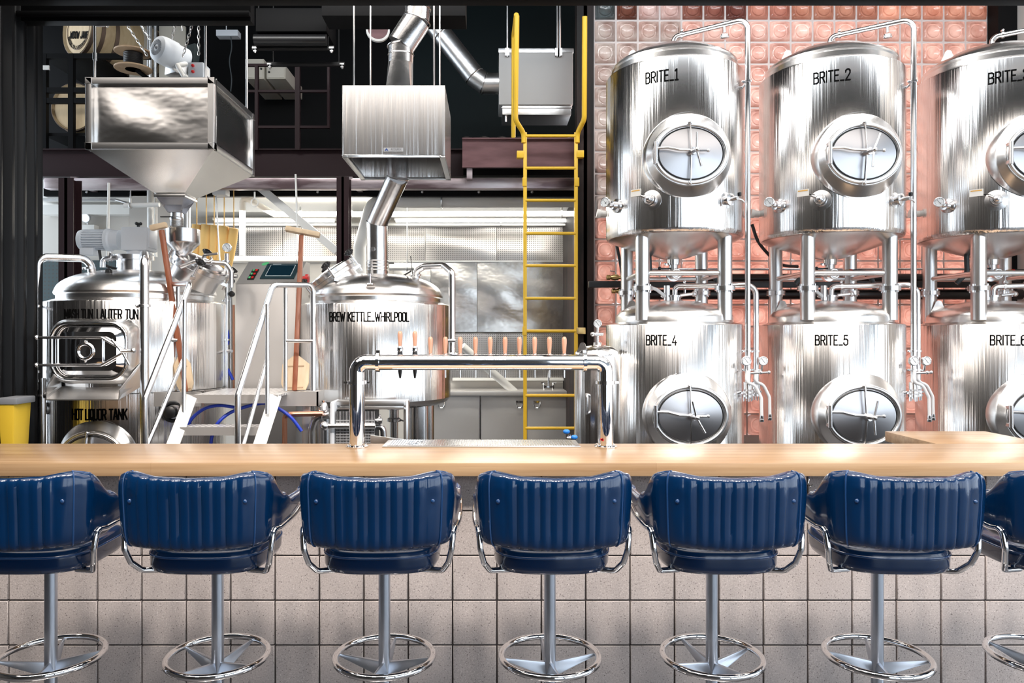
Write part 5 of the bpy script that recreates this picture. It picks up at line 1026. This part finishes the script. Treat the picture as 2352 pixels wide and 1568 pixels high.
for p, d in ((pts[0].lerp(pts[1], .18), pts[1]-pts[0]), (pts[1], pts[2]-pts[0]), (pts[2], pts[3]-pts[1])): MB().torus(p, r*1.02, .006, d, n=30, m=6).build('seam_ring', 'duct', dd)
one(MB().bx(P(700, 0, 5.0).x, P(1064, 0, 5.0).x, 5.5, 5.75, P(0, 68, 5.75).z, P(0, 12, 5.75).z), 'ceiling_bulkhead', 'black', 'black boxed beam near the ceiling behind the round duct', 'bulkhead', bev=.005)
uh = thing('unit_heater', P(667, 60, 5.9), 'black roller box with a long black cylinder under it near the ceiling', 'heater')
a, b = P(587, 72, 5.9), P(750, 18, 5.9); MB().bx(a.x, b.x, 5.9, 6.25, a.z, b.z).build('case', 'black', uh, bev=.006); MB().cyl(P(585, 92, 5.95), P(750, 92, 5.95), .045, n=28).build('cylinder', 'blackm', uh)
for y, x0, x1, Y, lab in ((113, 586, 762, 6.0, 'upper black strut with shiny end nuts under the black roller box'), (150, 620, 786, 6.2, 'lower black strut with shiny end nuts, above the dark rail grid')):
    s = thing('strut_bar', P(x0, y, Y), lab, 'strut'); a = P(x0-6, y-2, Y); b = P(x1+6, y-2, Y); MB().bar(a, b, .03, .03).build('bar', 'blackm', s)
    for x in (x0, x1):
        g = MB(); q = P(x, y, Y-.01); g.bx(q.x-.018, q.x+.018, Y-.03, Y+.02, q.z, q.z+.012); g.cyl(q-Vector((0, 0, .03)), q, .008, n=8); g.bx(q.x-.012, q.x+.012, Y-.02, Y, q.z-.02, q.z-.01); g.build('end_nut', 'galv', s)
    for x in (x0+8, x1-8): q = P(x, y, Y); MB().cyl(q, (q.x, Y, 5.5), .005, n=6).build('rod', 'blackm', s)
gr = thing('guard_rail', P(680, 345, 7.05), 'dark brown steel guard rail frame on the mezzanine edge', 'guard rail')
for p0, p1, w in (((684, 150), (684, 345), .045), ((755, 150), (755, 295), .022), ((590, 150), (590, 345), .03)): MB().bar(P(*p0, 7.05), P(*p1, 7.05), w, .04, (0, 1, 0)).build('post', 'maroon', gr)
for y in (150, 210, 292): MB().bar(P(565, y, 7.05), P(758, y, 7.05), .03, .022).build('rail_bar', 'maroon', gr)
for x0, y0, x1, y1, Y, lab in ((563, 135, 606, 181, 7.9, 'taller pale electrical box on the dark wall above the hopper side'), (612, 150, 656, 181, 7.9, 'lower pale electrical box beside the taller one on the dark wall')):
    e_ = thing('electrical_box', P((x0+x1)/2, y1, Y), lab, 'electrical box'); a, b = P(x0, y1, Y), P(x1, y0, Y); MB().bx(a.x, b.x, Y, 8.6, a.z, b.z).build('box', 'cream', e_, bev=.006)
    MB().bx(a.x+.012, b.x-.012, Y-.008, Y, a.z+.012, b.z-.012).build('cover', 'cream', e_, bev=.003); q = P(x1-6 if x0 < 600 else x0+6, (y0+y1)/2, Y-.012); MB().ball(q, .012, 8).build('latch', 'blackm', e_)
wj = thing('junction_box', P(521, 80, 7.5), 'small pale box with a thin drooping wire high right of the hopper', 'junction box'); a, b = P(496, 82, 7.5), P(546, 68, 7.5); MB().bx(a.x, b.x, 7.5, 7.6, a.z, b.z).build('box', 'motor', wj, bev=.004); MB().cyl(P(520, 69, 7.55), P(520, -110, 7.55), .006, n=8).build('drop_rod', 'galv', wj)
MB().tube(catmull([P(530, 82, 7.52), P(532, 110, 7.52), P(527, 140, 7.52), P(532, 180, 7.52), P(530, 210, 7.52)], 6), .006, 6).build('wire', 'rubber', wj)
wv = thing('wall_vent', P(868, 84, 6.6), 'round dark red vent with a white rim behind the hood rods', 'vent'); q = P(868, 72, 6.6); MB().lathe([(.09, 0), (.105, .01), (.105, .04), (.09, .05)], q, (.15, -1, 0), n=36).build('rim', 'white', wv); MB().lathe([(.088, .0), (.088, .052), (1e-5, .053)], q, (.15, -1, 0), n=32).build('disc', 'maroonl', wv)

# barrels and stores on the mezzanine behind the hopper
def barrel(px, py, Y, r, L, rz, lab, text):
    c = P(px, py, Y); ax = Vector((sin(R(rz)), cos(R(rz)), .0)).normalized(); b = thing('barrel', (c.x, c.y, c.z-r), lab, 'barrel')
    prof = [(r*(.86+.14*sin(pi*k/16)), L*k/16) for k in range(17)]
    m = MB(); m.lathe([(r*.80, .02), (r*.86, .0)]+prof[1:-1]+[(r*.86, L), (r*.80, L-.02)], c, ax, n=48, cap=False); bo = m.build('staves', 'barrel', b)
    MB().lathe([(r*.82, .022), (1e-5, .021)], c, ax, n=40).build('head', 'barrelhead', b)
    for f in (.03, .14, .30, .70, .86, .97): rr = r*(.86+.14*sin(pi*f)); MB().lathe([(rr+.001, -.02), (rr+.006, -.02), (rr+.006, .02), (rr+.001, .02), (rr+.001, -.02)], c+ax*L*f, ax, n=48, cap=False).build('hoop', 'hoop', bo)
    if text:
        u = ax.cross(Vector((0, 0, 1))).normalized(); w = u.cross(ax)*1; 
        if u.x < 0: u = -u
        tl_ = R(-12); uu = u*cos(tl_)+Vector((0, 0, 1))*sin(tl_); vv_ = Vector((0, 0, 1))*cos(tl_)-u*sin(tl_); o = c+ax*.018
        lettering('WIDOW JANE', .062, lambda x, y: o+uu*(x+.02)+vv_*(y-.055), .95, .2, .2).build('lettering', 'lett', b, smooth=0)
        def arc(R0, t0): return lambda x, y: o+(uu*sin(t0+x/R0)-vv_*cos(t0+x/R0))*(R0-y)
        def arc_b(R0): return lambda x, y: o+uu*(R0-y)*sin(x/R0)-vv_*(R0-y)*cos(x/R0)
        lettering('BROOKLYN & ROSENDALE', .034, arc_b(r*.60), 1.0, .2, .25).build('arc_lettering', 'lett', b, smooth=0) if all(ch in GL for ch in 'BROOKLYN & ROSENDALE') else None
        MB().tube([o-ax*.002+(uu*cos(2*pi*k/40)+vv_*sin(2*pi*k/40))*r*.66 for k in range(40)], .003, 6, closed=True).build('printed_ring', 'hoop', b)
    return b
GL['Y'] = (.40, [[(0, 1), (.19, .48), (.38, 1)], [(.19, .48), (.19, 0)]])
barrel(176, 66, 7.4, .30, .85, 32, 'whole oak barrel lettered WIDOW JANE above left of the hopper', 1)
barrel(168, 245, 7.4, .27, .85, 6, 'lower oak barrel half hidden behind black rack bars left of the hopper', 0)
rk = thing('storage_rack', P(150, 230, 7.2), 'black storage rack bars in front of the barrels', 'rack')
for z in (4.36, 3.61): x0_, x1_ = P(100, 0, 7.25).x, P(230, 0, 7.25).x; MB().bx(x0_, x1_, 7.26, 8.3, z-.03, z).build('shelf_board', 'black', rk)
for p0, p1, w in (((165, 126), (165, 378), .05), ((102, 126), (102, 378), .06)): MB().bar(P(*p0, 7.25), P(*p1, 7.25), w, .05, (0, 1, 0)).build('upright', 'black', rk)
for y in (130, 208, 232): MB().bar(P(100, y, 7.25), P(345, y, 7.25), .045, .05).build('shelf_bar', 'black', rk)
q = P(104, 154, 7.2); MB().bx(q.x-.03, q.x+.03, 7.21, 7.224, q.z-.02, q.z+.02).build('shelf_tag', 'tag', rk)
for x0, x1, y0, y1, lab in ((297, 338, 60, 399, 'left tall pale drywall sheet behind the motor'), (365, 425, 60, 399, 'right tall pale drywall sheet behind the motor')):
    a, b = P(x0, y1, 7.7), P(x1, y0, 7.7); one(MB().bx(a.x, b.x, 7.7, 7.73, a.z, b.z), 'drywall_sheet', 'cream', lab, 'drywall sheet', bev=.003)
for x, r, lab in ((343, .028, 'thicker silver vertical pipe behind the motor'), (357, .016, 'thinner silver vertical pipe behind the motor')):
    one(MB().cyl(P(x, 390, 7.5), P(x, -15, 7.5), r, n=14), 'vertical_pipe', 'galv', lab, 'pipe')
rl = thing('cable_reel', P(305, 170, 6.9), 'wooden cable reel with black cable left of the motor', 'cable reel'); q = P(306, 160, 6.9); q2 = P(306, 122, 6.9)
for p in (q, q2): MB().lathe([(.16, 0), (.165, .004), (.165, .012), (.16, .016)], p, (0, 0, 1), n=40).build('flange', 'reelwood', rl)
g = MB(); h = (q2.z-q.z)
for k in range(9): g.torus((q.x, q.y, q.z+.02+(h-.03)*k/8), .075, .010, n=28, m=8)
g.build('cable', 'blackm', rl); MB().cyl((q.x, q.y, q.z), (q.x, q.y, q2.z), .07, n=24).build('drum', 'reelwood', rl); MB().bx(q.x+.02, q.x+.06, 7.2, 7.24, 3.3, q.z+.02).bx(q.x+.02, q.x+.06, 6.9, 7.24, q.z-.02, q.z).build('stand', 'black', rl)

# ------------------------------------------------------------------ room under the mezzanine
def pipe(nm, pts, r, mat, lab, fil=.0, cat='pipe', hang=()):
    t = thing(nm, P(*pts[0]), lab, cat); MB().tube([P(*p) for p in pts], r, 20, fil=fil, fn=7).build('pipe', mat, t)
    for x, y, Y, h in hang:
        q = P(x, y, Y); g = MB(); g.torus(q, r*1.12, .008, (1, 0, 0), n=24, m=8); g.cyl(q+Vector((0, 0, r)), q+Vector((0, 0, r+h)), .006, n=8); g.cyl(q+Vector((0, 0, r)), q+Vector((0, 0, r+.05)), .012, n=8); g.build('pipe_hanger', 'galv', t)
    return t
pipe('insulated_pipe', [(826, 640, 7.75), (826, 565, 7.75), (855, 463, 7.75), (1324, 462, 7.75)], .064, 'pvc', 'thick white insulated pipe bending down behind the flue', .12, hang=((1015, 462, 7.75, .09),))
pipe('insulated_pipe', [(557, 588, 8.3), (557, 458, 8.3), (572, 458, 8.3), (632, 493, 8.3), (1324, 492, 8.3)], .034, 'pvc', 'thin white wrapped pipe running along and stepping up to a vertical end at left', .04, hang=((690, 493, 8.3, .08), (808, 493, 8.3, .08), (1290, 492, 8.3, .1)))
pipe('insulated_pipe', [(440, 516, 9.3), (1322, 516, 9.3)], .017, 'pvc', 'slim white conduit running just under the tube lights', hang=((700, 516, 9.3, .17), (1150, 516, 9.3, .17)))
pipe('insulated_pipe', [(440, 596, 8.6), (812, 596, 8.6)], .042, 'pvc', 'white wrapped pipe behind the touch screen cabinet', hang=((683, 596, 8.6, .7),))
pipe('insulated_pipe', [(895, 614, 8.4), (952, 614, 8.4)], .036, 'pvc', 'short white wrapped pipe behind the kettle probe', hang=((935, 614, 8.4, .8),))
pipe('drain_pipe', [(1062, 795, 9.0), (1182, 900, 9.3)], .05, 'pvc', 'white pipe slanting down to the steel worktop')
pipe('conduit', [(250, 420, 6.9), (247, 600, 6.9)], .012, 'white', 'thin white conduit dropping behind the stirrer motor')
pipe('conduit', [(679, 400, 6.85), (683, 522, 6.85)], .009, 'white', 'thin white conduit hanging above the right mash paddle')
pipe('conduit', [(345, 410, 7.4), (346, 585, 7.4)], .030, 'pvc', 'white vertical pipe on the pale plaster column')
pipe('conduit', [(358, 410, 7.45), (358, 590, 7.45)], .014, 'pvc', 'slim white vertical pipe beside the thicker one on the plaster column')
pipe('conduit', [(285, 472, 7.3), (366, 470, 7.3)], .022, 'pvc', 'short white horizontal pipe crossing the plaster column', hang=((300, 472, 7.3, .25),))
pipe('conduit', [(100, 458, 7.4), (265, 458, 7.4), (292, 466, 7.4)], .012, 'galv', 'thin silver conduit under the left ceiling beam', .03, hang=((180, 458, 7.4, .17),))
pipe('conduit', [(428, 420, 6.95), (428, 560, 6.95)], .037, 'galv', 'galvanised vertical pipe just right of the ribbed hopper hose')
pl_ = thing('sensor_box', P(503, 440, 7.0), 'white ceiling box with a thin drop rod right of the hopper cone', 'ceiling box'); a, b = P(487, 447, 7.0), P(518, 433, 7.0); MB().bx(a.x, b.x, 7.0, 7.12, a.z, b.z).build('box', 'white', pl_, bev=.008); MB().tube([P(496, 440, 7.05), P(499, 505, 7.05), P(505, 600, 7.05)], .007, 8).build('drop_rod', 'galv', pl_)
g = MB(); q = P(585, 465, 6.95); g.torus(q, .038, .006, (.3, 1, 0), n=24, m=8); g.tube([q+Vector((0, 0, .04)), q+Vector((.0, 0, .10))], .008, 8); one(g, 'hook_ring', 'white', 'white ring hook hanging under the ceiling beam', 'hook')
M['lamp'] = mk('tube_light_glow', (1, 1, .97), .4, Emission_Color=(1, .98, .92, 1), Emission_Strength=5.)
for x0, x1, lab in ((488, 772, 'long fluorescent tube light behind the white slanted brace'), (905, 1305, 'long fluorescent tube light above the perforated steel wall behind the ladder')):
    tl_ = thing('tube_light', P((x0+x1)/2, 507, 9.2), lab, 'light'); a, b = P(x0, 510, 9.2), P(x1, 503, 9.2); MB().bx(a.x, b.x, 9.2, 9.30, b.z-.01, b.z+.02).build('fixture', 'white', tl_, bev=.004); MB().cyl(P(x0+4, 507, 9.2), P(x1-4, 507, 9.2), .017, n=14).build('tube', 'lamp', tl_)
for i, (x, x2, y0, y1, r, lab) in enumerate(((452, 444, 516, 600, .052, 'leftmost yellow filter sleeve beside the steel funnel'), (474, 465, 516, 618, .058, 'second yellow filter sleeve, wide and close to the funnel'), (492, 488, 517, 625, .05, 'third yellow filter sleeve, behind the gauge'), (515, 503, 519, 640, .055, 'fourth yellow filter sleeve, longest, behind the gauge'), (537, 524, 524, 610, .05, 'rightmost yellow filter sleeve, leaning out to the white pipe'))):
    p, q = P(x, y0, 7.4), P(x2, y1, 7.4+.02*i); m_ = MB(); m_.tube([(p.x, p.y, 3.17), p+Vector((0, 0, .004)), p, p.lerp(q, .3), p.lerp(q, .7), q], [.004, .006, r*.85, r, r*.95, r*.75], 14); fb = one(m_, 'filter_sleeve', 'yellowbag', lab, 'filter sleeve', 'yellow filter sleeves')
# worktop, cupboards and tap
YW = 9.2; wt = P(0, 897, YW).z
o = one(MB().bx(P(980, 0, YW).x, P(1322, 0, YW).x, YW-.08, YB-.02, wt-.055, wt), 'worktop', 'console', 'long stainless worktop along the back wall with a small sink', 'worktop', bev=.004)
for x0, x1, hx, lab in ((985, 1102, 1014, 'leftmost steel base cupboard, partly behind the kettle leg'), (1104, 1207, 1193, 'middle steel base cupboard under the worktop'), (1210, 1302, 1233, 'right steel base cupboard behind the ladder foot')):
    a, b = P(x0, 0, YW), P(x1, 0, YW); cu = thing('base_cupboard', ((a.x+b.x)/2, YW+.15, 0), lab, 'cupboard'); MB().bx(a.x, b.x, YW+.02, YB-.03, .0, wt-.056).build('body', 'galv', cu)
    m_ = MB(); m_.grid(lambda u, v: (a.x+.008+(b.x-a.x-.016)*u, YW+.004-.012*sin(pi*u)*sin(pi*v)-.004*sin(7*v+3*u), .08+(wt-.16)*v), 12, 12); do = m_.build('door', 'console', cu, norm=False, smooth=180)
    q = P(hx, 922, YW); g = MB(); g.bx(q.x-.045, q.x+.045, YW-.02, YW-.008, q.z-.012, q.z+.012); g.tube([(q.x-.04, YW-.02, q.z), (q.x-.04, YW-.035, q.z-.035), (q.x-.025, YW-.04, q.z-.075), (q.x+.025, YW-.04, q.z-.075), (q.x+.04, YW-.035, q.z-.035), (q.x+.04, YW-.02, q.z)], .006, 8, fil=.02); g.build('pull_handle', 'chrome', do)
fc_ = thing('sink_faucet', P(1260, 895, 9.35), 'two-handled chrome sink faucet on the back worktop', 'faucet'); q = P(1260, 893, 9.35); q.z = wt
g = MB(); g.bx(q.x-.06, q.x+.06, 9.33, 9.37, q.z+.03, q.z+.05); g.tube([q+Vector((0, 0, .03)), q+Vector((0, 0, .22)), q+Vector((0, -.09, .24)), q+Vector((0, -.10, .17))], .011, 12, fil=.03)
for s in (-1, 1): g.cyl(q+Vector((s*.055, 0, 0)), q+Vector((s*.055, 0, .06)), .014, n=12)
g.build('body', 'chrome', fc_)
for s in (-1, 1): g = MB(); g.ball(q+Vector((s*.06, 0, .075)), .02, 10); g.bar(q+Vector((s*.045, 0, .09)), q+Vector((s*.10, -.02, .09)), .012, .01); g.build('handle', 'chrome', fc_)
o = one(MB().bx(P(1040, 0, YB).x, P(1322, 0, YB).x, YB-.09, YB-.01, P(0, 873, YB).z, P(0, 868, YB).z), 'wall_shelf', 'white', 'narrow white shelf ledge above the back worktop', 'shelf', bev=.003)
el = thing('emergency_light', P(188, 560, 8.5), 'white emergency light box with two round lamp heads on the pale wall', 'emergency light'); a, b = P(168, 560, 8.5), P(211, 514, 8.5); MB().bx(a.x, b.x, 8.55, 8.66, a.z, b.z).build('case', 'white', el, bev=.008)
for x in (173, 196): q = P(x, 500, 8.52); g = MB(); g.lathe([(.03, .06), (.055, .02), (.058, 0), (.05, -.006), (1e-5, -.004)], q, (.1, .95, .3), n=24); g.cyl(q+Vector((0, .05, -.01)), q+Vector((0, .06, -.08)), .012, n=8); g.build('lamp_head', 'plate', el)

# ------------------------------------------------------------------ low equipment just behind the bar
hx_ = thing('plate_heat_exchanger', (P(800, 0, 4.95).x, 4.95, 0), 'steel framed plate heat exchanger with dark plate pack left of the tap column', 'heat exchanger'); Yh = 4.80
def post(x0, x1, y0, nm, mat='motor', Y0=Yh, Y1=Yh+.2):
    a, b = P(x0, 1060, Y0), P(x1, y0, Y0); MB().bx(a.x, b.x, Y0, Y1, .02, b.z).build(nm, mat, hx_, bev=.018)
post(757, 769, 922, 'front_plate'); post(926, 939, 918, 'end_post', 'steel', Yh+.08, Yh+.16)
a, b = P(769, 940, Yh), P(926, 922, Yh); MB().bx(a.x, b.x, Yh+.06, Yh+.16, a.z+.02, b.z).build('carrier_bar', 'steel', hx_, bev=.003); MB().bx(a.x, b.x, Yh+.05, Yh+.17, a.z-.005, a.z+.006).build('carrier_flange', 'steel', hx_)
g = MB(); x = P(771, 0, Yh).x; x1 = P(860, 0, Yh).x; zt3 = P(0, 944, Yh).z
k = 0
while x < x1: g.bx(x, x+.006, Yh+.01, Yh+.19, .15, zt3); x += .0095
g.build('plate_pack', 'blackm', hx_); g = MB(); x = P(771, 0, Yh).x; k = 0
while x < x1: g.bx(x+.001, x+.004, Yh+.004, Yh+.012, .4, zt3-.002); x += .0095
for i in range(26): g.bx(P(771, 0, Yh).x, x1, Yh+.002, Yh+.006, .62+i*.018, .626+i*.018)
g.build('plate_edges', 'plate', hx_)
g = MB(); g.cyl(P(745, 978, Yh-.03), P(862, 978, Yh-.03), .016, n=14); g.ball(P(745, 978, Yh-.03), .03, 12); g.build('tie_bar', 'tube', hx_)
pn_ = MB(); pn_.tube([P(716, 1060, 4.9), P(716, 985, 4.9), P(724, 958, 4.9), P(757, 952, 4.9)], .026, 16, fil=.1); clampring(pn_, P(738, 954, 4.9), (1, 0, 0), .03, .012); pn_.lathe([(.02, 0), (.03, .01), (.02, .05), (.012, .06), (.02, .075)], P(745, 945, 4.9), (0, 0, 1), n=14); pn_.build('inlet_pipe', 'tube', hx_)
g = MB(); g.tube([P(862, 980, 4.9), P(880, 980, 4.9), P(884, 1060, 4.9)], .020, 12, fil=.06); g.lathe([(.03, 0), (.03, .04), (.018, .045), (.018, .09)], P(846, 966, 4.86), (1, 0, 0), n=14); clampring(g, P(872, 966, 4.88), (1, 0, 0), .02, .008); g.build('outlet_pipe', 'tube', hx_)
one(MB().tube([P(654, 1060, 4.85), P(654, 951, 4.85), P(742, 950, 4.85)], .017, 14, fil=.03), 'copper_pipe', 'copper', 'bent copper pipe leading to the plate heat exchanger', 'pipe')
for nm, pts, lab in (('blue_hose', ((428, 990, 4.85), (440, 962, 4.85), (470, 938, 4.85), (505, 931, 4.85), (545, 936, 4.85)), 'blue hose arching under the platform deck at its left end'), ('blue_hose', ((484, 1060, 4.8), (486, 1005, 4.8), (503, 968, 4.8), (540, 942, 4.85), (600, 926, 4.9), (630, 930, 4.9)), 'blue hose rising from behind the tread to the middle of the deck'), ('blue_hose', ((628, 932, 4.82), (650, 944, 4.82), (672, 962, 4.82), (693, 990, 4.82)), 'blue hose slanting down right of the platform steps'), ('blue_hose', ((520, 735, 5.5), (524, 780, 5.5), (518, 830, 5.5), (535, 872, 5.5)), 'thin blue hose behind the mash tun side')):
    one(MB().tube(catmull([P(*p) for p in pts], 7), .011, 10), nm, 'bluehose', lab, 'hose')
pr = thing('process_pipes', P(522, 885, 5.6), 'cluster of upright steel pipes with a gauge between mash tun and control cabinet', 'pipework')
g = MB(); g.tube([P(521, 582, 5.5), P(521, 900, 5.5)], .016, 12)
for y in (600, 635, 690, 780): clampring(g, P(521, y, 5.5), (0, 0, 1), .018, .008)
g.tube([P(512, 634, 5.5), P(545, 634, 5.5)], .014, 10); g.tube([P(521, 806, 5.5), P(532, 806, 5.45)], .012, 10); g.build('riser', 'tube', pr)
MB().tube([P(529, 630, 5.55), P(530, 900, 5.55)], .014, 10).build('side_riser', 'galv', pr)
MB().tube([P(536, 700, 5.6), P(536, 900, 5.6)], .011, 10).build('copper_riser', 'copper', pr)
g = MB(); fc, nd = gauge(g, P(521, 568, 5.48), (0, -1, 0), .032); go = g.build('gauge', 'tube', pr); fc.build('dial', 'glassface', go); nd.build('needle', 'needle', go)
for y in (645, 675): q = P(534, y, 5.5); g = MB(); g.lathe([(.012, 0), (.022, .006), (.022, .022), (.01, .03)], q, (0, -1, 0), n=12); g.build('valve_wheel', 'blackm', pr)
bn = thing('yellow_bin', P(20, 1060, 4.6), 'yellow plastic bin with grey rim at the lower left behind the bar', 'bin')
A = [P(-40, 925, 4.45), P(62, 912, 4.75)]; m_ = MB()
def frus(m, x0, x1, y0, y1, z0, z1, t): m.add([(x0+t, y0+t, z0), (x1-t, y0+t, z0), (x1-t, y1-t, z0), (x0+t, y1-t, z0), (x0, y0, z1), (x1, y0, z1), (x1, y1, z1), (x0, y1, z1)], [(0,3,2,1), (4,5,6,7), (0,1,5,4), (1,2,6,5), (2,3,7,6), (3,0,4,7)])
xb_ = P(52, 0, 4.5).x; frus(m_, -2.96, xb_-.02, 4.45, 4.62, .2, P(0, 925, 4.5).z, .04); m_.build('tub', 'yellowbin', bn, bev=.02); m_ = MB(); m_.bx(-2.965, xb_, 4.44, 4.63, P(0, 927, 4.5).z, P(0, 912, 4.5).z); m_.build('rim', 'gprint', bn, bev=.008)
MB().cyl((-2.9, 4.5, 0), (-2.9, 4.5, .22), .03, n=12).build('foot', 'gprint', bn); MB().cyl((-2.85, 4.57, 0), (-2.85, 4.57, .22), .03, n=12).build('foot', 'gprint', bn)
hv = thing('hose_valve', P(1310, 1000, 4.9), 'small steel valve with two blue knobs by the right end of the drip tray', 'valve'); g = MB(); g.tube([(P(1308, 0, 4.9).x, 4.9, .0), P(1308, 998, 4.9)], .010, 10); g.cyl(P(1303, 1006, 4.9), P(1322, 1008, 4.88), .016, n=12); g.build('body', 'tube', hv)
for x, y in ((1301, 991), (1319, 1004)): MB().ball(P(x, y, 4.87), .018, 12, (1.3, 1, .9)).build('knob', 'blueknob', hv)
g = MB(); q = P(398, 945, 4.9); g.torus(q, .06, .014, (.3, -1, 0), n=28, m=8); g.lathe([(.035, 0), (.04, .01), (.04, .05), (.02, .06)], q+Vector((0, -.01, 0)), (0, -1, 0), n=18); o = one(g, 'side_port', 'blackm', 'round black-rimmed side valve behind the lower handrail', 'valve')
